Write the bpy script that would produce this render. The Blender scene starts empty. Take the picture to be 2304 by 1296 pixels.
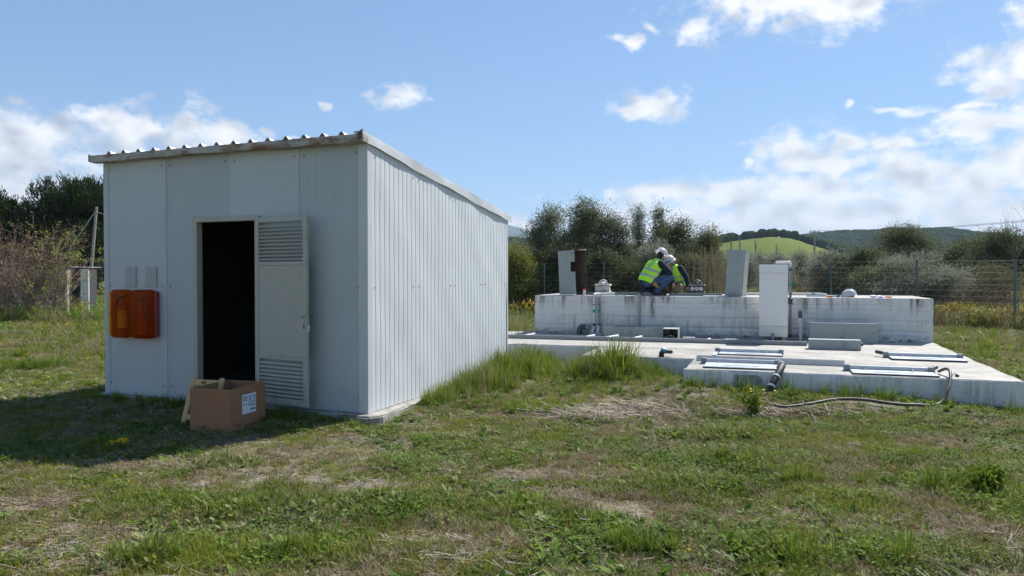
import bpy, bmesh, math, random
import numpy as np
from mathutils import Vector, Matrix, Euler
R = math.radians
random.seed(7); rng = np.random.default_rng(11)
scene = bpy.context.scene
C = scene.collection

# ------------------------------------------------------------------ camera
FPX, CAMH, PITCH = 1683.0, 1.6, R(1.0)
cam = bpy.data.cameras.new('camera'); cam.lens = 36.0*FPX/2304; cam.sensor_width = 36; cam.clip_end = 20000; cam.clip_start = .05
camo = bpy.data.objects.new('camera', cam); C.objects.link(camo)
camo.location = (0, 0, CAMH); camo.rotation_euler = (R(90)-PITCH, 0, 0); scene.camera = camo

# ------------------------------------------------------------------ sky with fair-weather clouds, sun
SUN_AZ, SUN_EL = R(45), R(49)          # azimuth from +Y towards +X
SKY_STR = .128
world = bpy.data.worlds.new('World'); scene.world = world; world.use_nodes = True
def sky_angles(px, py):                # direction (azimuth, elevation) of a cloud
    u = (px-1152)/FPX; v = (648-py)/FPX
    d = Vector((u, math.cos(PITCH)+v*math.sin(PITCH), -math.sin(PITCH)+v*math.cos(PITCH))).normalized()
    return math.atan2(d.x, d.y), math.asin(d.z)
CLOUDS = [(1790,-18,190,66),(1672,6,55,30),(1870,10,95,55),(1562,56,44,36),(1397,86,32,15),(1456,58,19,19),
 (1482,228,52,34),(1425,250,50,24),(2300,150,90,72),(2215,183,70,22),(2260,272,130,26),(2170,292,60,10),(2190,240,34,9),(2036,250,52,8),
 (1912,250,13,6),(1800,345,110,42),(1890,365,80,28),(1885,320,36,14),(2005,328,60,18),(1672,358,14,8),(2300,20,30,26),
 (1500,440,90,30),(1640,438,150,38),(1850,440,170,50),(2040,405,120,62),(2180,414,140,58),(2320,378,120,62),
 (1540,505,290,62),(1850,500,420,84),(2200,490,400,110),(1430,480,90,34),(2450,430,220,100),
 (300,295,88,46),(385,300,95,50),(480,310,80,44),(255,340,60,40),(90,310,110,44),(-10,320,110,56),(60,365,140,44),(40,425,120,46),
 (150,440,110,34),(606,300,17,9),(684,307,18,6),(902,219,52,20),(738,240,15,8),(4,230,16,8),(1170,505,60,22),(-180,380,170,80)]
def build_world():
    nt = world.node_tree; nt.nodes.clear(); L = nt.links.new
    def nd(t, **k):
        n = nt.nodes.new(t)
        for a, b in k.items(): setattr(n, a, b)
        return n
    def mth(op, a, b=None, c=None, clamp=False):
        n = nd('ShaderNodeMath', operation=op, use_clamp=clamp)
        for i, v in enumerate((a, b, c)):
            if v is None: continue
            if isinstance(v, (int, float)): n.inputs[i].default_value = v
            else: L(v, n.inputs[i])
        return n.outputs[0]
    def vm(op, a, b=None):
        n = nd('ShaderNodeVectorMath', operation=op)
        for i, v in enumerate((a, b)):
            if v is None: continue
            if isinstance(v, (tuple, list)): n.inputs[i].default_value = v
            else: L(v, n.inputs[i])
        return n
    out = nd('ShaderNodeOutputWorld')
    sky = nd('ShaderNodeTexSky', sky_type='NISHITA', sun_disc=False, sun_elevation=SUN_EL, sun_rotation=SUN_AZ,
             altitude=500, air_density=1.0, dust_density=.4, ozone_density=2.0)
    bg = nd('ShaderNodeBackground'); bg.inputs[1].default_value = SKY_STR; tint = nd('ShaderNodeMix', data_type='RGBA', blend_type='MULTIPLY'); tint.inputs[0].default_value = 1; tint.inputs[7].default_value = (.74, .98, 1.25, 1); gm = nd('ShaderNodeGamma'); gm.inputs[1].default_value = .62; L(sky.outputs[0], gm.inputs[0]); L(gm.outputs[0], tint.inputs[6]); L(tint.outputs[2], bg.inputs[0])
    tc = nd('ShaderNodeTexCoord'); dirv = tc.outputs['Generated']
    sep = nd('ShaderNodeSeparateXYZ'); L(dirv, sep.inputs[0])
    az = mth('ARCTAN2', sep.outputs[0], sep.outputs[1])
    az = mth('SUBTRACT', mth('PINGPONG', mth('ADD', az, .80), 1.62), .80)   # the same kind of clouds all round the sky
    el = mth('ARCSINE', sep.outputs[2])
    comb = nd('ShaderNodeCombineXYZ'); L(az, comb.inputs[0]); L(el, comb.inputs[1])
    def noise(vec, scale, detail, rough, color=False):
        n = nd('ShaderNodeTexNoise'); n.inputs['Scale'].default_value = scale; n.inputs['Detail'].default_value = detail
        n.inputs['Roughness'].default_value = rough; L(vec, n.inputs['Vector']); return n.outputs[1 if color else 0]
    stretch = vm('MULTIPLY', dirv, (1, 1, 1.5)).outputs[0]
    warp = noise(stretch, 13, 2, .55, True)
    wv = vm('SUBTRACT', warp, (.5, .5, .5)).outputs[0]
    wv = vm('MULTIPLY', wv, (.085, .055, 0)).outputs[0]
    p = vm('ADD', comb.outputs[0], wv).outputs[0]
    f = None
    for (px, py, rx, ry) in CLOUDS:
        a, e = sky_angles(px, py)
        d = vm('SUBTRACT', p, (a, e, 0)).outputs[0]
        d = vm('MULTIPLY', d, (FPX/rx/1.12, FPX/ry/1.12, 0)).outputs[0]
        ln = nd('ShaderNodeVectorMath', operation='LENGTH'); L(d, ln.inputs[0])
        f = ln.outputs['Value'] if f is None else mth('MINIMUM', f, ln.outputs['Value'])
    f = mth('SUBTRACT', 1.0, f)
    f = mth('MAXIMUM', f, -1.5)
    n1 = noise(stretch, 30, 5, .64)
    lo1 = noise(stretch, 26, 1.5, .5)
    lo2 = noise(vm('ADD', stretch, (.010, .004, .026)).outputs[0], 26, 1.5, .5)
    c = mth('ADD', f, mth('MULTIPLY', mth('SUBTRACT', n1, .49), 2.9))
    mr = nd('ShaderNodeMapRange', interpolation_type='SMOOTHSTEP'); L(c, mr.inputs[0])
    mr.inputs[1].default_value = -.28; mr.inputs[2].default_value = .85
    alpha = mth('MULTIPLY', mr.outputs[0], .92)
    rel = mth('SUBTRACT', lo1, lo2)
    br = mth('ADD', .985, mth('MULTIPLY', rel, .8))
    br = mth('SUBTRACT', br, mth('MULTIPLY', mth('MAXIMUM', mth('SUBTRACT', c, .35), 0), .075))
    br = mth('ADD', br, mth('MULTIPLY', az, .13))                            # brighter towards the sun
    br = mth('MINIMUM', mth('MAXIMUM', br, .55), 1.10)
    mix = nd('ShaderNodeMix', data_type='RGBA'); L(mth('MULTIPLY', mth('SUBTRACT', br, .55), 2.4, clamp=True), mix.inputs[0])
    mix.inputs[6].default_value = (.74, .82, .95, 1); mix.inputs[7].default_value = (1, 1, 1, 1)
    bgc = nd('ShaderNodeBackground'); L(mix.outputs[2], bgc.inputs[0]); L(mth('MULTIPLY', br, CLOUD_L), bgc.inputs[1])
    ms = nd('ShaderNodeMixShader'); L(alpha, ms.inputs[0]); L(bg.outputs[0], ms.inputs[1]); L(bgc.outputs[0], ms.inputs[2])
    L(ms.outputs[0], out.inputs[0])
CLOUD_L = .60
build_world()
world.cycles.sampling_method = 'MANUAL'; world.cycles.sample_map_resolution = 512
sun = bpy.data.lights.new('sun', 'SUN'); sun.energy = 5.0; sun.angle = R(.53); sun.color = (1, .955, .89)
suno = bpy.data.objects.new('sun', sun); C.objects.link(suno)
sdir = Vector((math.sin(SUN_AZ)*math.cos(SUN_EL), math.cos(SUN_AZ)*math.cos(SUN_EL), math.sin(SUN_EL)))
suno.rotation_euler = sdir.to_track_quat('Z', 'Y').to_euler(); suno.location = (20, 20, 30)
vs = scene.view_settings; vs.view_transform = 'Standard'; vs.look = 'None'; vs.gamma = 1; vs.exposure = 0.78; vs.use_curve_mapping = False
scene.cycles.use_adaptive_sampling = True; scene.cycles.adaptive_threshold = .022; scene.cycles.adaptive_min_samples = 16; scene.cycles.use_denoising = True
scene.cycles.max_bounces = 6; scene.cycles.diffuse_bounces = 3; scene.cycles.transparent_max_bounces = 10; scene.cycles.caustics_reflective = False; scene.cycles.caustics_refractive = False

# ------------------------------------------------------------------ helpers
def link(o, parent=None):
    C.objects.link(o)
    if parent is not None: o.parent = parent
    return o
def tag(o, label=None, cat=None, group=None, kind=None):
    if label: o['label'] = label
    if cat: o['category'] = cat
    if group: o['group'] = group
    if kind: o['kind'] = kind
    return o
def thing(name, label, cat, loc=(0, 0, 0), rz=0, group=None):
    o = bpy.data.objects.new(name, None); o.empty_display_size = .1
    o.location = loc; o.rotation_euler = (0, 0, rz); link(o); return tag(o, label, cat, group)
def obj(name, bm, mat, parent=None, smooth=False, loc=None, rot=None, ang=40):
    me = bpy.data.meshes.new(name); bmesh.ops.recalc_face_normals(bm, faces=bm.faces); bm.to_mesh(me); bm.free()
    for m in (mat if isinstance(mat, (list, tuple)) else [mat]): me.materials.append(m)
    if smooth:
        me.polygons.foreach_set('use_smooth', [True]*len(me.polygons)); me.set_sharp_from_angle(angle=R(ang))
    o = bpy.data.objects.new(name, me)
    if loc is not None: o.location = loc
    if rot is not None: o.rotation_euler = rot
    return link(o, parent)
def dup(o, parent=None, loc=None, rot=None):
    c = o.copy(); C.objects.link(c); c.parent = parent if parent is not None else o.parent
    if loc is not None: c.location = loc
    if rot is not None: c.rotation_euler = rot
    return c
def arr_obj(name, V, F, mat, parent=None, smooth=False, loc=None):
    me = bpy.data.meshes.new(name); V = np.asarray(V, dtype=np.float32)
    if isinstance(F, np.ndarray):
        n, k = F.shape
        me.vertices.add(len(V)); me.vertices.foreach_set('co', V.ravel())
        me.loops.add(n*k); me.loops.foreach_set('vertex_index', F.ravel().astype(np.int32))
        me.polygons.add(n); me.polygons.foreach_set('loop_start', np.arange(0, n*k, k, dtype=np.int32))
        me.update(calc_edges=True)
    else:
        me.from_pydata(V.tolist(), [], F)
    for m in (mat if isinstance(mat, (list, tuple)) else [mat]): me.materials.append(m)
    if smooth: me.polygons.foreach_set('use_smooth', [True]*len(me.polygons))
    o = bpy.data.objects.new(name, me)
    if loc is not None: o.location = loc
    return link(o, parent)
def B(): return bmesh.new()
def abox(bm, x0, x1, y0, y1, z0, z1, bev=0, rot=None, mi=0, seg=1):
    t = bmesh.new(); bmesh.ops.create_cube(t, size=1)
    bmesh.ops.scale(t, vec=(x1-x0, y1-y0, z1-z0), verts=t.verts)
    if bev: bmesh.ops.bevel(t, geom=t.edges[:], offset=bev, segments=seg, affect='EDGES', profile=.6)
    if rot is not None: bmesh.ops.rotate(t, cent=(0, 0, 0), matrix=Euler(rot).to_matrix(), verts=t.verts)
    bmesh.ops.translate(t, vec=((x0+x1)/2, (y0+y1)/2, (z0+z1)/2), verts=t.verts)
    for f in t.faces: f.material_index = mi
    me = bpy.data.meshes.new('tmp'); t.to_mesh(me); t.free(); bm.from_mesh(me); bpy.data.meshes.remove(me); return bm
def atube(bm, pts, r, n=8, caps=True, mi=0):
    pts = [Vector(p) for p in pts]; rs = r if isinstance(r, (list, tuple)) else [r]*len(pts)
    rings = []; up = None
    for i, p in enumerate(pts):
        d = (pts[min(i+1, len(pts)-1)]-pts[max(i-1, 0)]).normalized()
        if up is None:
            up = Vector((0, 0, 1)) if abs(d.z) < .9 else Vector((1, 0, 0))
        a = d.cross(up).normalized(); b = a.cross(d).normalized(); up = b
        rings.append([bm.verts.new(p+(a*math.cos(t)+b*math.sin(t))*rs[i]) for t in [2*math.pi*k/n for k in range(n)]])
    for A, Bq in zip(rings, rings[1:]):
        for k in range(n):
            f = bm.faces.new((A[k], A[(k+1) % n], Bq[(k+1) % n], Bq[k])); f.material_index = mi
    if caps:
        for ring in (rings[0][::-1], rings[-1]):
            f = bm.faces.new(ring); f.material_index = mi
    return bm
def arc(c, r, a0, a1, n, plane='xz'):
    out = []
    for i in range(n+1):
        a = a0+(a1-a0)*i/n; u, v = r*math.cos(a), r*math.sin(a)
        out.append((c[0]+u, c[1], c[2]+v) if plane == 'xz' else ((c[0]+u, c[1]+v, c[2]) if plane == 'xy' else (c[0], c[1]+u, c[2]+v)))
    return out
def alathe(bm, prof, n=24, c=(0, 0, 0), mi=0):
    rings = []
    for (r, z) in prof:
        rings.append([bm.verts.new((c[0]+r*math.cos(2*math.pi*k/n), c[1]+r*math.sin(2*math.pi*k/n), c[2]+z)) for k in range(n)])
    for A, Bq in zip(rings, rings[1:]):
        for k in range(n):
            f = bm.faces.new((A[k], A[(k+1) % n], Bq[(k+1) % n], Bq[k])); f.material_index = mi
    for ring in (rings[0][::-1], rings[-1]):
        f = bm.faces.new(ring); f.material_index = mi
    return bm
def aprism(bm, poly, d0, d1, axis='y', mi=0):
    def P(u, v, d): return (u, d, v) if axis == 'y' else ((d, u, v) if axis == 'x' else (u, v, d))
    a = [bm.verts.new(P(u, v, d0)) for u, v in poly]; b = [bm.verts.new(P(u, v, d1)) for u, v in poly]
    n = len(poly); fs = [bm.faces.new(a), bm.faces.new(b[::-1])]
    for i in range(n): fs.append(bm.faces.new((a[i], a[(i+1) % n], b[(i+1) % n], b[i])))
    for f in fs: f.material_index = mi
    return bm

# value noise in numpy (ground height, plant density)
_perm = np.random.default_rng(5).random((256, 256))
def vnoise(x, y):
    xi = np.floor(x).astype(int); yi = np.floor(y).astype(int); fx = x-xi; fy = y-yi
    fx = fx*fx*(3-2*fx); fy = fy*fy*(3-2*fy)
    g = lambda a, b: _perm[a % 256, b % 256]
    return (g(xi, yi)*(1-fx)+g(xi+1, yi)*fx)*(1-fy)+(g(xi, yi+1)*(1-fx)+g(xi+1, yi+1)*fx)*fy
def fbm(x, y, o=4):
    s = 0; a = .5; t = 0
    for i in range(o):
        s = s+a*vnoise(x*2**i+17.3*i, y*2**i+9.1*i); t += a; a *= .5
    return s/t

# ------------------------------------------------------------------ materials
MATS = {}
def mat_base(name):
    m = bpy.data.materials.new(name); m.use_nodes = True; nt = m.node_tree
    return m, nt, nt.nodes['Principled BSDF'], nt.links.new
def M(name, col, rough=.6, metal=0.0, var=.12, vscale=5, dirt=None, damt=.0, dscale=3, dstretch=(1, 1, 1), bump=0.0, bscale=60, spec=.4, alpha=None):
    m, nt, P, L = mat_base(name)
    tc = nt.nodes.new('ShaderNodeTexCoord'); co = tc.outputs['Object']
    def noise(scale, detail=5, rough_=.6, vec=co):
        n = nt.nodes.new('ShaderNodeTexNoise'); n.inputs['Scale'].default_value = scale; n.inputs['Detail'].default_value = detail
        n.inputs['Roughness'].default_value = rough_; L(vec, n.inputs['Vector']); return n.outputs[0]
    def ramp(v, lo, hi, a=0., b=1.):
        r = nt.nodes.new('ShaderNodeMapRange'); r.inputs[1].default_value = lo; r.inputs[2].default_value = hi
        r.inputs[3].default_value = a; r.inputs[4].default_value = b; L(v, r.inputs[0]); return r.outputs[0]
    hs = nt.nodes.new('ShaderNodeHueSaturation'); hs.inputs['Color'].default_value = (*col, 1)
    L(ramp(noise(vscale), .25, .75, 1-var, 1+var), hs.inputs['Value'])
    cur = hs.outputs[0]
    if dirt is not None:
        mp = nt.nodes.new('ShaderNodeMapping'); mp.inputs['Scale'].default_value = dstretch; L(co, mp.inputs['Vector'])
        v = ramp(noise(dscale, 6, .65, mp.outputs[0]), .62-.25*damt, .80-.2*damt)
        mx = nt.nodes.new('ShaderNodeMix'); mx.data_type = 'RGBA'; L(v, mx.inputs[0]); L(cur, mx.inputs[6]); mx.inputs[7].default_value = (*dirt, 1)
        cur = mx.outputs[2]
    L(cur, P.inputs['Base Color'])
    L(ramp(noise(vscale*2.3), .3, .7, max(.03, rough-.08), min(1, rough+.08)), P.inputs['Roughness'])
    P.inputs['Metallic'].default_value = metal; P.inputs['Specular IOR Level'].default_value = spec
    if bump:
        b = nt.nodes.new('ShaderNodeBump'); b.inputs['Strength'].default_value = bump; b.inputs['Distance'].default_value = .01
        L(noise(bscale, 4), b.inputs['Height']); L(b.outputs[0], P.inputs['Normal'])
    MATS[name] = m; return m
def leafmat(name, c1, c2, trans=.35, rough=.5, spec=.35, c3=None, patch=.6, mode='island'):
    m, nt, P, L = mat_base(name)
    g = nt.nodes.new('ShaderNodeNewGeometry')
    nz = nt.nodes.new('ShaderNodeTexNoise'); nz.inputs['Scale'].default_value = patch; nz.inputs['Detail'].default_value = 3
    L(g.outputs['Position'], nz.inputs['Vector'])
    oi = nt.nodes.new('ShaderNodeObjectInfo')
    rnd = g.outputs['Random Per Island'] if mode == 'island' else oi.outputs['Random']
    a = nt.nodes.new('ShaderNodeMath'); a.operation = 'MULTIPLY_ADD'; L(nz.outputs[0], a.inputs[0]); a.inputs[1].default_value = 1.1; 
    s = nt.nodes.new('ShaderNodeMath'); s.operation = 'MULTIPLY_ADD'; L(rnd, s.inputs[0]); s.inputs[1].default_value = .7; s.inputs[2].default_value = -.4
    L(s.outputs[0], a.inputs[2]); a.use_clamp = True
    cr = nt.nodes.new('ShaderNodeValToRGB'); L(a.outputs[0], cr.inputs[0])
    cr.color_ramp.elements[0].color = (*c1, 1); cr.color_ramp.elements[1].color = (*c2, 1)
    cr.color_ramp.elements[0].position = .15; cr.color_ramp.elements[1].position = .85
    if c3: e = cr.color_ramp.elements.new(.95); e.color = (*c3, 1)
    P.inputs['Roughness'].default_value = rough; P.inputs['Specular IOR Level'].default_value = spec
    L(cr.outputs[0], P.inputs['Base Color'])
    tr = nt.nodes.new('ShaderNodeBsdfTranslucent'); L(cr.outputs[0], tr.inputs[0])
    ms = nt.nodes.new('ShaderNodeMixShader'); ms.inputs[0].default_value = trans
    L(P.outputs[0], ms.inputs[1]); L(tr.outputs[0], ms.inputs[2]); L(ms.outputs[0], nt.nodes['Material Output'].inputs[0])
    MATS[name] = m; return m
# ------------------------------------------------------------------ ground
SHED_O = Vector((-1.56, 8.08, .1)); SHED_A = -R(21.8)
TANK_O = Vector((7.6, 13.48, 0)); TANK_A = -R(18.5); SLAB = .37; TOP = 1.17
def s2w(x, y, z=0):
    c, s = math.cos(SHED_A), math.sin(SHED_A); return Vector((SHED_O.x+x*c-y*s, SHED_O.y+x*s+y*c, SHED_O.z+z))
def t2w(x, y, z=SLAB):
    c, s = math.cos(TANK_A), math.sin(TANK_A); return Vector((TANK_O.x+x*c-y*s, TANK_O.y+x*s+y*c, z))
def w2l(X, Y, O, A):
    c, s = math.cos(A), math.sin(A); dx, dy = X-O.x, Y-O.y; return dx*c+dy*s, -dx*s+dy*c
def gauss(x, y, cx, cy, sx, sy): return np.exp(-((x-cx)/sx)**2-((y-cy)/sy)**2)
def gz(x, y):
    x = np.asarray(x, float); y = np.asarray(y, float)
    near = np.clip(1-(np.hypot(x, y)-4)/40, .25, 1)
    z = (fbm(x*.45+3, y*.45, 3)-.5)*.10*near + (fbm(x*2.2, y*2.2, 3)-.5)*.05*near
    z = z+.11*gauss(x, y, 1.5, 11.0, 1.1, .9)+.05*gauss(x, y, -.2, 10.2, .9, 1.3)+.07*gauss(x, y, 2.3, 10.0, .9, .9)
    a, b = w2l(x, y, SHED_O, SHED_A); dx = np.maximum(np.maximum(-4.0-a, a-.18), 0); dy = np.maximum(np.maximum(-.13-b, b-4.1), 0)
    z = z+.065*np.exp(-(np.hypot(dx, dy)/.45)**2)*(1-np.exp(-(((a-.15)/.55)**2+((b+.1)/.75)**2)))
    c, d = w2l(x, y, TANK_O, TANK_A); z = z+.10*np.exp(-((d+5.45)/.75)**2)*np.clip((c+5.2)/1.2, 0, 1)*np.clip((-.1-c)/1.6, 0, 1)
    z = z+.35*np.clip((np.hypot(x, y)-24)/40, 0, 1)
    return z
def ground_mat():
    m, nt, P, L = mat_base('ground')
    tc = nt.nodes.new('ShaderNodeTexCoord'); co = tc.outputs['Object']
    def noise(s, d=5, r=.6):
        n = nt.nodes.new('ShaderNodeTexNoise'); n.inputs['Scale'].default_value = s; n.inputs['Detail'].default_value = d
        n.inputs['Roughness'].default_value = r; L(co, n.inputs['Vector']); return n.outputs[0]
    def mr(v, a, b):
        r = nt.nodes.new('ShaderNodeMapRange'); r.inputs[1].default_value = a; r.inputs[2].default_value = b; L(v, r.inputs[0]); return r.outputs[0]
    def mix(f, a, b):
        x = nt.nodes.new('ShaderNodeMix'); x.data_type = 'RGBA'; L(f, x.inputs[0])
        for i, v in ((6, a), (7, b)):
            if isinstance(v, tuple): x.inputs[i].default_value = (*v, 1)
            else: L(v, x.inputs[i])
        return x.outputs[2]
    soil = mix(mr(noise(38, 5, .75), .36, .64), (.075, .064, .050), (.25, .228, .195))
    soil = mix(mr(noise(120, 3), .52, .66), soil, (.40, .375, .335))
    straw = mix(mr(noise(25, 4), .35, .65), (.16, .13, .085), (.30, .255, .185))
    c = mix(mr(noise(1.1, 5), .42, .62), soil, straw)
    green = mix(mr(noise(24, 5, .7), .34, .66), (.05, .060, .015), (.17, .175, .06))
    c = mix(mr(noise(.8, 6, .7), .43, .58), c, green)
    # beyond the yard the meadow is closed turf
    dist = nt.nodes.new('ShaderNodeVectorMath'); dist.operation = 'LENGTH'; L(co, dist.inputs[0])
    far = mix(mr(noise(.12, 5), .4, .62), (.085, .12, .028), (.15, .165, .05))
    c = mix(mr(dist.outputs['Value'], 13, 30), c, far)
    L(c, P.inputs['Base Color']); P.inputs['Roughness'].default_value = .95; P.inputs['Specular IOR Level'].default_value = .15
    b = nt.nodes.new('ShaderNodeBump'); b.inputs['Strength'].default_value = .8; b.inputs['Distance'].default_value = .02
    L(noise(70, 5, .7), b.inputs['Height']); L(b.outputs[0], P.inputs['Normal']); return m
def graded(a, lo, hi, n_in, far, n_out, neg=True):
    core = np.linspace(lo, hi, n_in); g = (np.geomspace(1, far/10+1, n_out)-1)*10
    right = hi+g[1:]; left = lo-g[1:][::-1]
    return np.concatenate([left, core, right])
xs = graded(0, -11, 11, 220, 9000, 34); ys = graded(0, -2, 20, 220, 9000, 34)
GX, GY = np.meshgrid(xs, ys); nx, ny = len(xs), len(ys)
V = np.stack([GX.ravel(), GY.ravel(), gz(GX, GY).ravel()], 1)
ii = (np.arange(ny-1)[:, None]*nx+np.arange(nx-1)[None]).ravel()
F = np.stack([ii, ii+1, ii+nx+1, ii+nx], 1)
ground = tag(arr_obj('ground', V, F, ground_mat(), smooth=True), kind='structure')

# ------------------------------------------------------------------ shed of white metal sandwich panels
def paint(name, col, var=.05):
    return M(name, col, rough=.55, var=var, vscale=1.1, dirt=tuple(c*.9 for c in col), damt=.2, dscale=1.3, dstretch=(1.5, 1.5, .6), bump=.03, bscale=25)
shaded_tints = [paint('shaded_paint_%d' % i, c) for i, c in enumerate([(.445, .475, .485), (.405, .435, .445), (.46, .49, .50), (.415, .445, .455)])]  # tints differ by panel; the front's shade is put into their darker colours
side_paint = paint('side_paint', (.59, .615, .63), .03)  # same paint with the side's sunlit tone put into the colour
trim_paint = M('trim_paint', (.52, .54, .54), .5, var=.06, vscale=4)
rusty_trim = M('rusty_trim', (.40, .385, .35), .75, var=.2, vscale=6, dirt=(.17, .075, .035), damt=.75, dscale=3.4, dstretch=(1, 3, 3), bump=.2)
dark_gap = M('dark_gap', (.05, .05, .05), .9)
door_paint = M('door_paint', (.40, .39, .335), .5, var=.06, vscale=3, dirt=(.26, .24, .19), damt=.2, dscale=5)
screw_mat = M('screw', (.12, .12, .13), .5, .6)
concrete = M('concrete_apron', (.36, .345, .315), .95, var=.3, vscale=7, dirt=(.15, .14, .115), damt=.7, dscale=4, bump=.5, bscale=50)
steel = M('steel', (.55, .55, .55), .35, .9)
roof_paint = M('roof_paint', (.66, .68, .68), .5, var=.08)
shed = thing('shed', 'white metal panel shed with an open louvred door and a ribbed sloping roof', 'shed', SHED_O, SHED_A)
SL = (2.97-2.40)/4.0
def rz_(y): return 2.97-SL*y
# front panels, with the doorway cut out of the middle two
DX0, DX1, DZ = -2.36, -1.50, 2.13
polys = [[(-3.90, 0), (-2.860, 0), (-2.860, 2.95), (-3.90, 2.95)],
         [(-2.860, 0), (DX0, 0), (DX0, DZ), (-1.870, DZ), (-1.870, 2.95), (-2.860, 2.95)],
         [(-1.870, DZ), (DX1, DZ), (DX1, 0), (-.890, 0), (-.890, 2.95), (-1.870, 2.95)],
         [(-.890, 0), (0, 0), (0, 2.95), (-.890, 2.95)]]
for i, p in enumerate(polys):
    off = (-.004, .002, -.005, .001)[i]
    obj('wall_panel', aprism(B(), p, off, .045+off), shaded_tints[i], shed)
# faint stiffening lines pressed into the right-hand panel
for x in (-.78, -.66, -.54, -.42, -.30, -.18):
    bm = B(); abox(bm, x-.003, x+.003, -.0004, .004, .02, 2.92, .0003); obj('pressed_rib', bm, shaded_tints[3], shed)
lining = M('interior_shade', (.085, .08, .072), .9, var=.2)  # added boards inside, coloured dark to paint the shade of the interior
# right side: fluted panels
def fluted(y0, y1, ztop, sign=1, x=0.0):
    bm = B(); prof = [(y0-.006, -.0055)]; n = int(round((y1-y0)/.1)); w = (y1-y0)/n
    for k in range(n):
        a = y0+k*w
        prof += [(a+.002, 0.0), (a+w*.5, .0012), (a+w-.012, 0.0), (a+w-.006, -.0055)]
    rows = 16; grid = []
    for (yy, dx) in prof:
        colv = []
        for r in range(rows+1):
            t = r/rows; z = t*(ztop(yy)-.002)
            buck = .0042*math.sin(z*2.3+yy*1.7)*math.sin(yy*4.1+1)+.002*math.sin(z*7+yy*9)
            colv.append(bm.verts.new((x+sign*(dx+buck), yy, z)))
        grid.append(colv)
    for a, b in zip(grid, grid[1:]):
        for r in range(rows): bm.faces.new((a[r], b[r], b[r+1], a[r+1]))
    return bm
for (a, b) in ((.06, 1.06), (1.06, 2.06), (2.06, 3.05), (3.05, 3.98)):
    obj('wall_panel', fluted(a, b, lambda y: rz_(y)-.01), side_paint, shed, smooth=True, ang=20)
    bm = B(); abox(bm, -.035, -.028, a+.002, b-.002, .01, rz_(b)-.03); obj('shade_lining', bm, lining, shed)
for (a, b) in ((0, 1.06), (1.06, 2.06), (2.06, 3.05), (3.05, 4.0)):
    bm = B(); aprism(bm, [(a+.001, 0), (b-.001, 0), (b-.001, rz_(b)-.02), (a+.001, rz_(a)-.02)], -3.90, -3.855, 'x'); obj('wall_panel', bm, shaded_tints[1], shed)
bm = B(); abox(bm, -3.9, 0, 3.955, 4.0, 0, 2.385); obj('wall_panel', bm, shaded_tints[0], shed)
bm = B(); abox(bm, -3.845, -.04, 3.90, 3.95, .01, 2.36); obj('shade_lining', bm, lining, shed)
bm = B(); abox(bm, -3.85, -3.84, .06, 3.89, .01, 2.36); obj('shade_lining', bm, lining, shed)
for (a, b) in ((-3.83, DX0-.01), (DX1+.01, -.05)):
    bm = B(); abox(bm, a, b, .062, .07, .01, 2.9); obj('shade_lining', bm, lining, shed)
# corner trims
def ltrim(x0, x1, y0, y1, t, zt, flip):
    bm = B(); abox(bm, x0, x1, y0, y0+t, -.004, zt, .0015); xx = x1-t if flip else x0
    abox(bm, xx, xx+t, y0+t, y1, -.004, zt, .0015); return bm
obj('corner_trim', ltrim(-.11, .007, -.009, .085, .004, 2.94, True), trim_paint, shed)
obj('corner_trim', ltrim(-3.907, -3.82, -.009, .08, .004, 2.94, False), shaded_tints[0], shed)
bm = B(); abox(bm, -.05, .008, 3.975, 4.012, 0, 2.39); obj('corner_trim', bm, trim_paint, shed)
# roof sheet with trapezoid ribs
bm = B(); prof = [(-3.97, 0)]
for k in range(15):
    x = -.25-.245*(14-k)
    prof += [(x-.045, 0), (x-.014, .042), (x+.014, .042), (x+.045, 0)]
prof.append((.0, 0))
rows = [(-.115, 0)]+[(y, 0) for y in (1, 2, 3)]+[(4.1, 0)]
grid = [[bm.verts.new((px, yy, rz_(yy)+.012+pz)) for (px, pz) in prof] for (yy, _) in rows]
for a, b in zip(grid, grid[1:]):
    for k in range(len(prof)-1): bm.faces.new((a[k], a[k+1], b[k+1], b[k]))
roof = obj('roof', bm, roof_paint, shed)
bm = B(); aprism(bm, [(-.03, rz_(-.03)-.03), (4.0, rz_(4.0)-.03), (4.0, rz_(4.0)+.004), (-.03, rz_(-.03)+.004)], -3.93, -.002, 'x'); obj('shade_ceiling', bm, dark_gap, roof)  # near-black ceiling, the interior's shade put into its colour
# stained eaves channel along the front
bm = B(); n = 60; cols = []
for i in range(n+1):
    x = -4.0+4.03*i/n; sag = .006*math.sin(x*2.1)+.004*math.sin(x*7.3)
    pr = [(-.03, 2.915+sag), (-.125, 2.920+sag), (-.128, 2.935+sag), (-.126+.004*math.sin(x*5), 2.998), (-.120, 3.003), (-.03, 2.985)]
    cols.append([bm.verts.new((x, y, z)) for y, z in pr])
for a, b in zip(cols, cols[1:]):
    for k in range(len(pr)): bm.faces.new((a[k], b[k], b[(k+1) % 6], a[(k+1) % 6]))
bm.faces.new(cols[0]); bm.faces.new(cols[-1][::-1])
obj('eaves_channel', bm, rusty_trim, shed, smooth=True, ang=30)
bm = B(); aprism(bm, [(-.135, 2.925), (-.028, 2.92), (-.028, 3.0), (-.135, 3.015)], -4.012, -3.998, 'x'); obj('end_cap', bm, M('end_cap', (.10, .09, .085), .8), shed)
bm = B(); aprism(bm, [(-.04, 2.935), (-.04, 2.99), (.028, 3.055), (.028, 2.95)], -.137, -.129); obj('end_cap', bm, MATS['end_cap'], shed)
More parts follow.
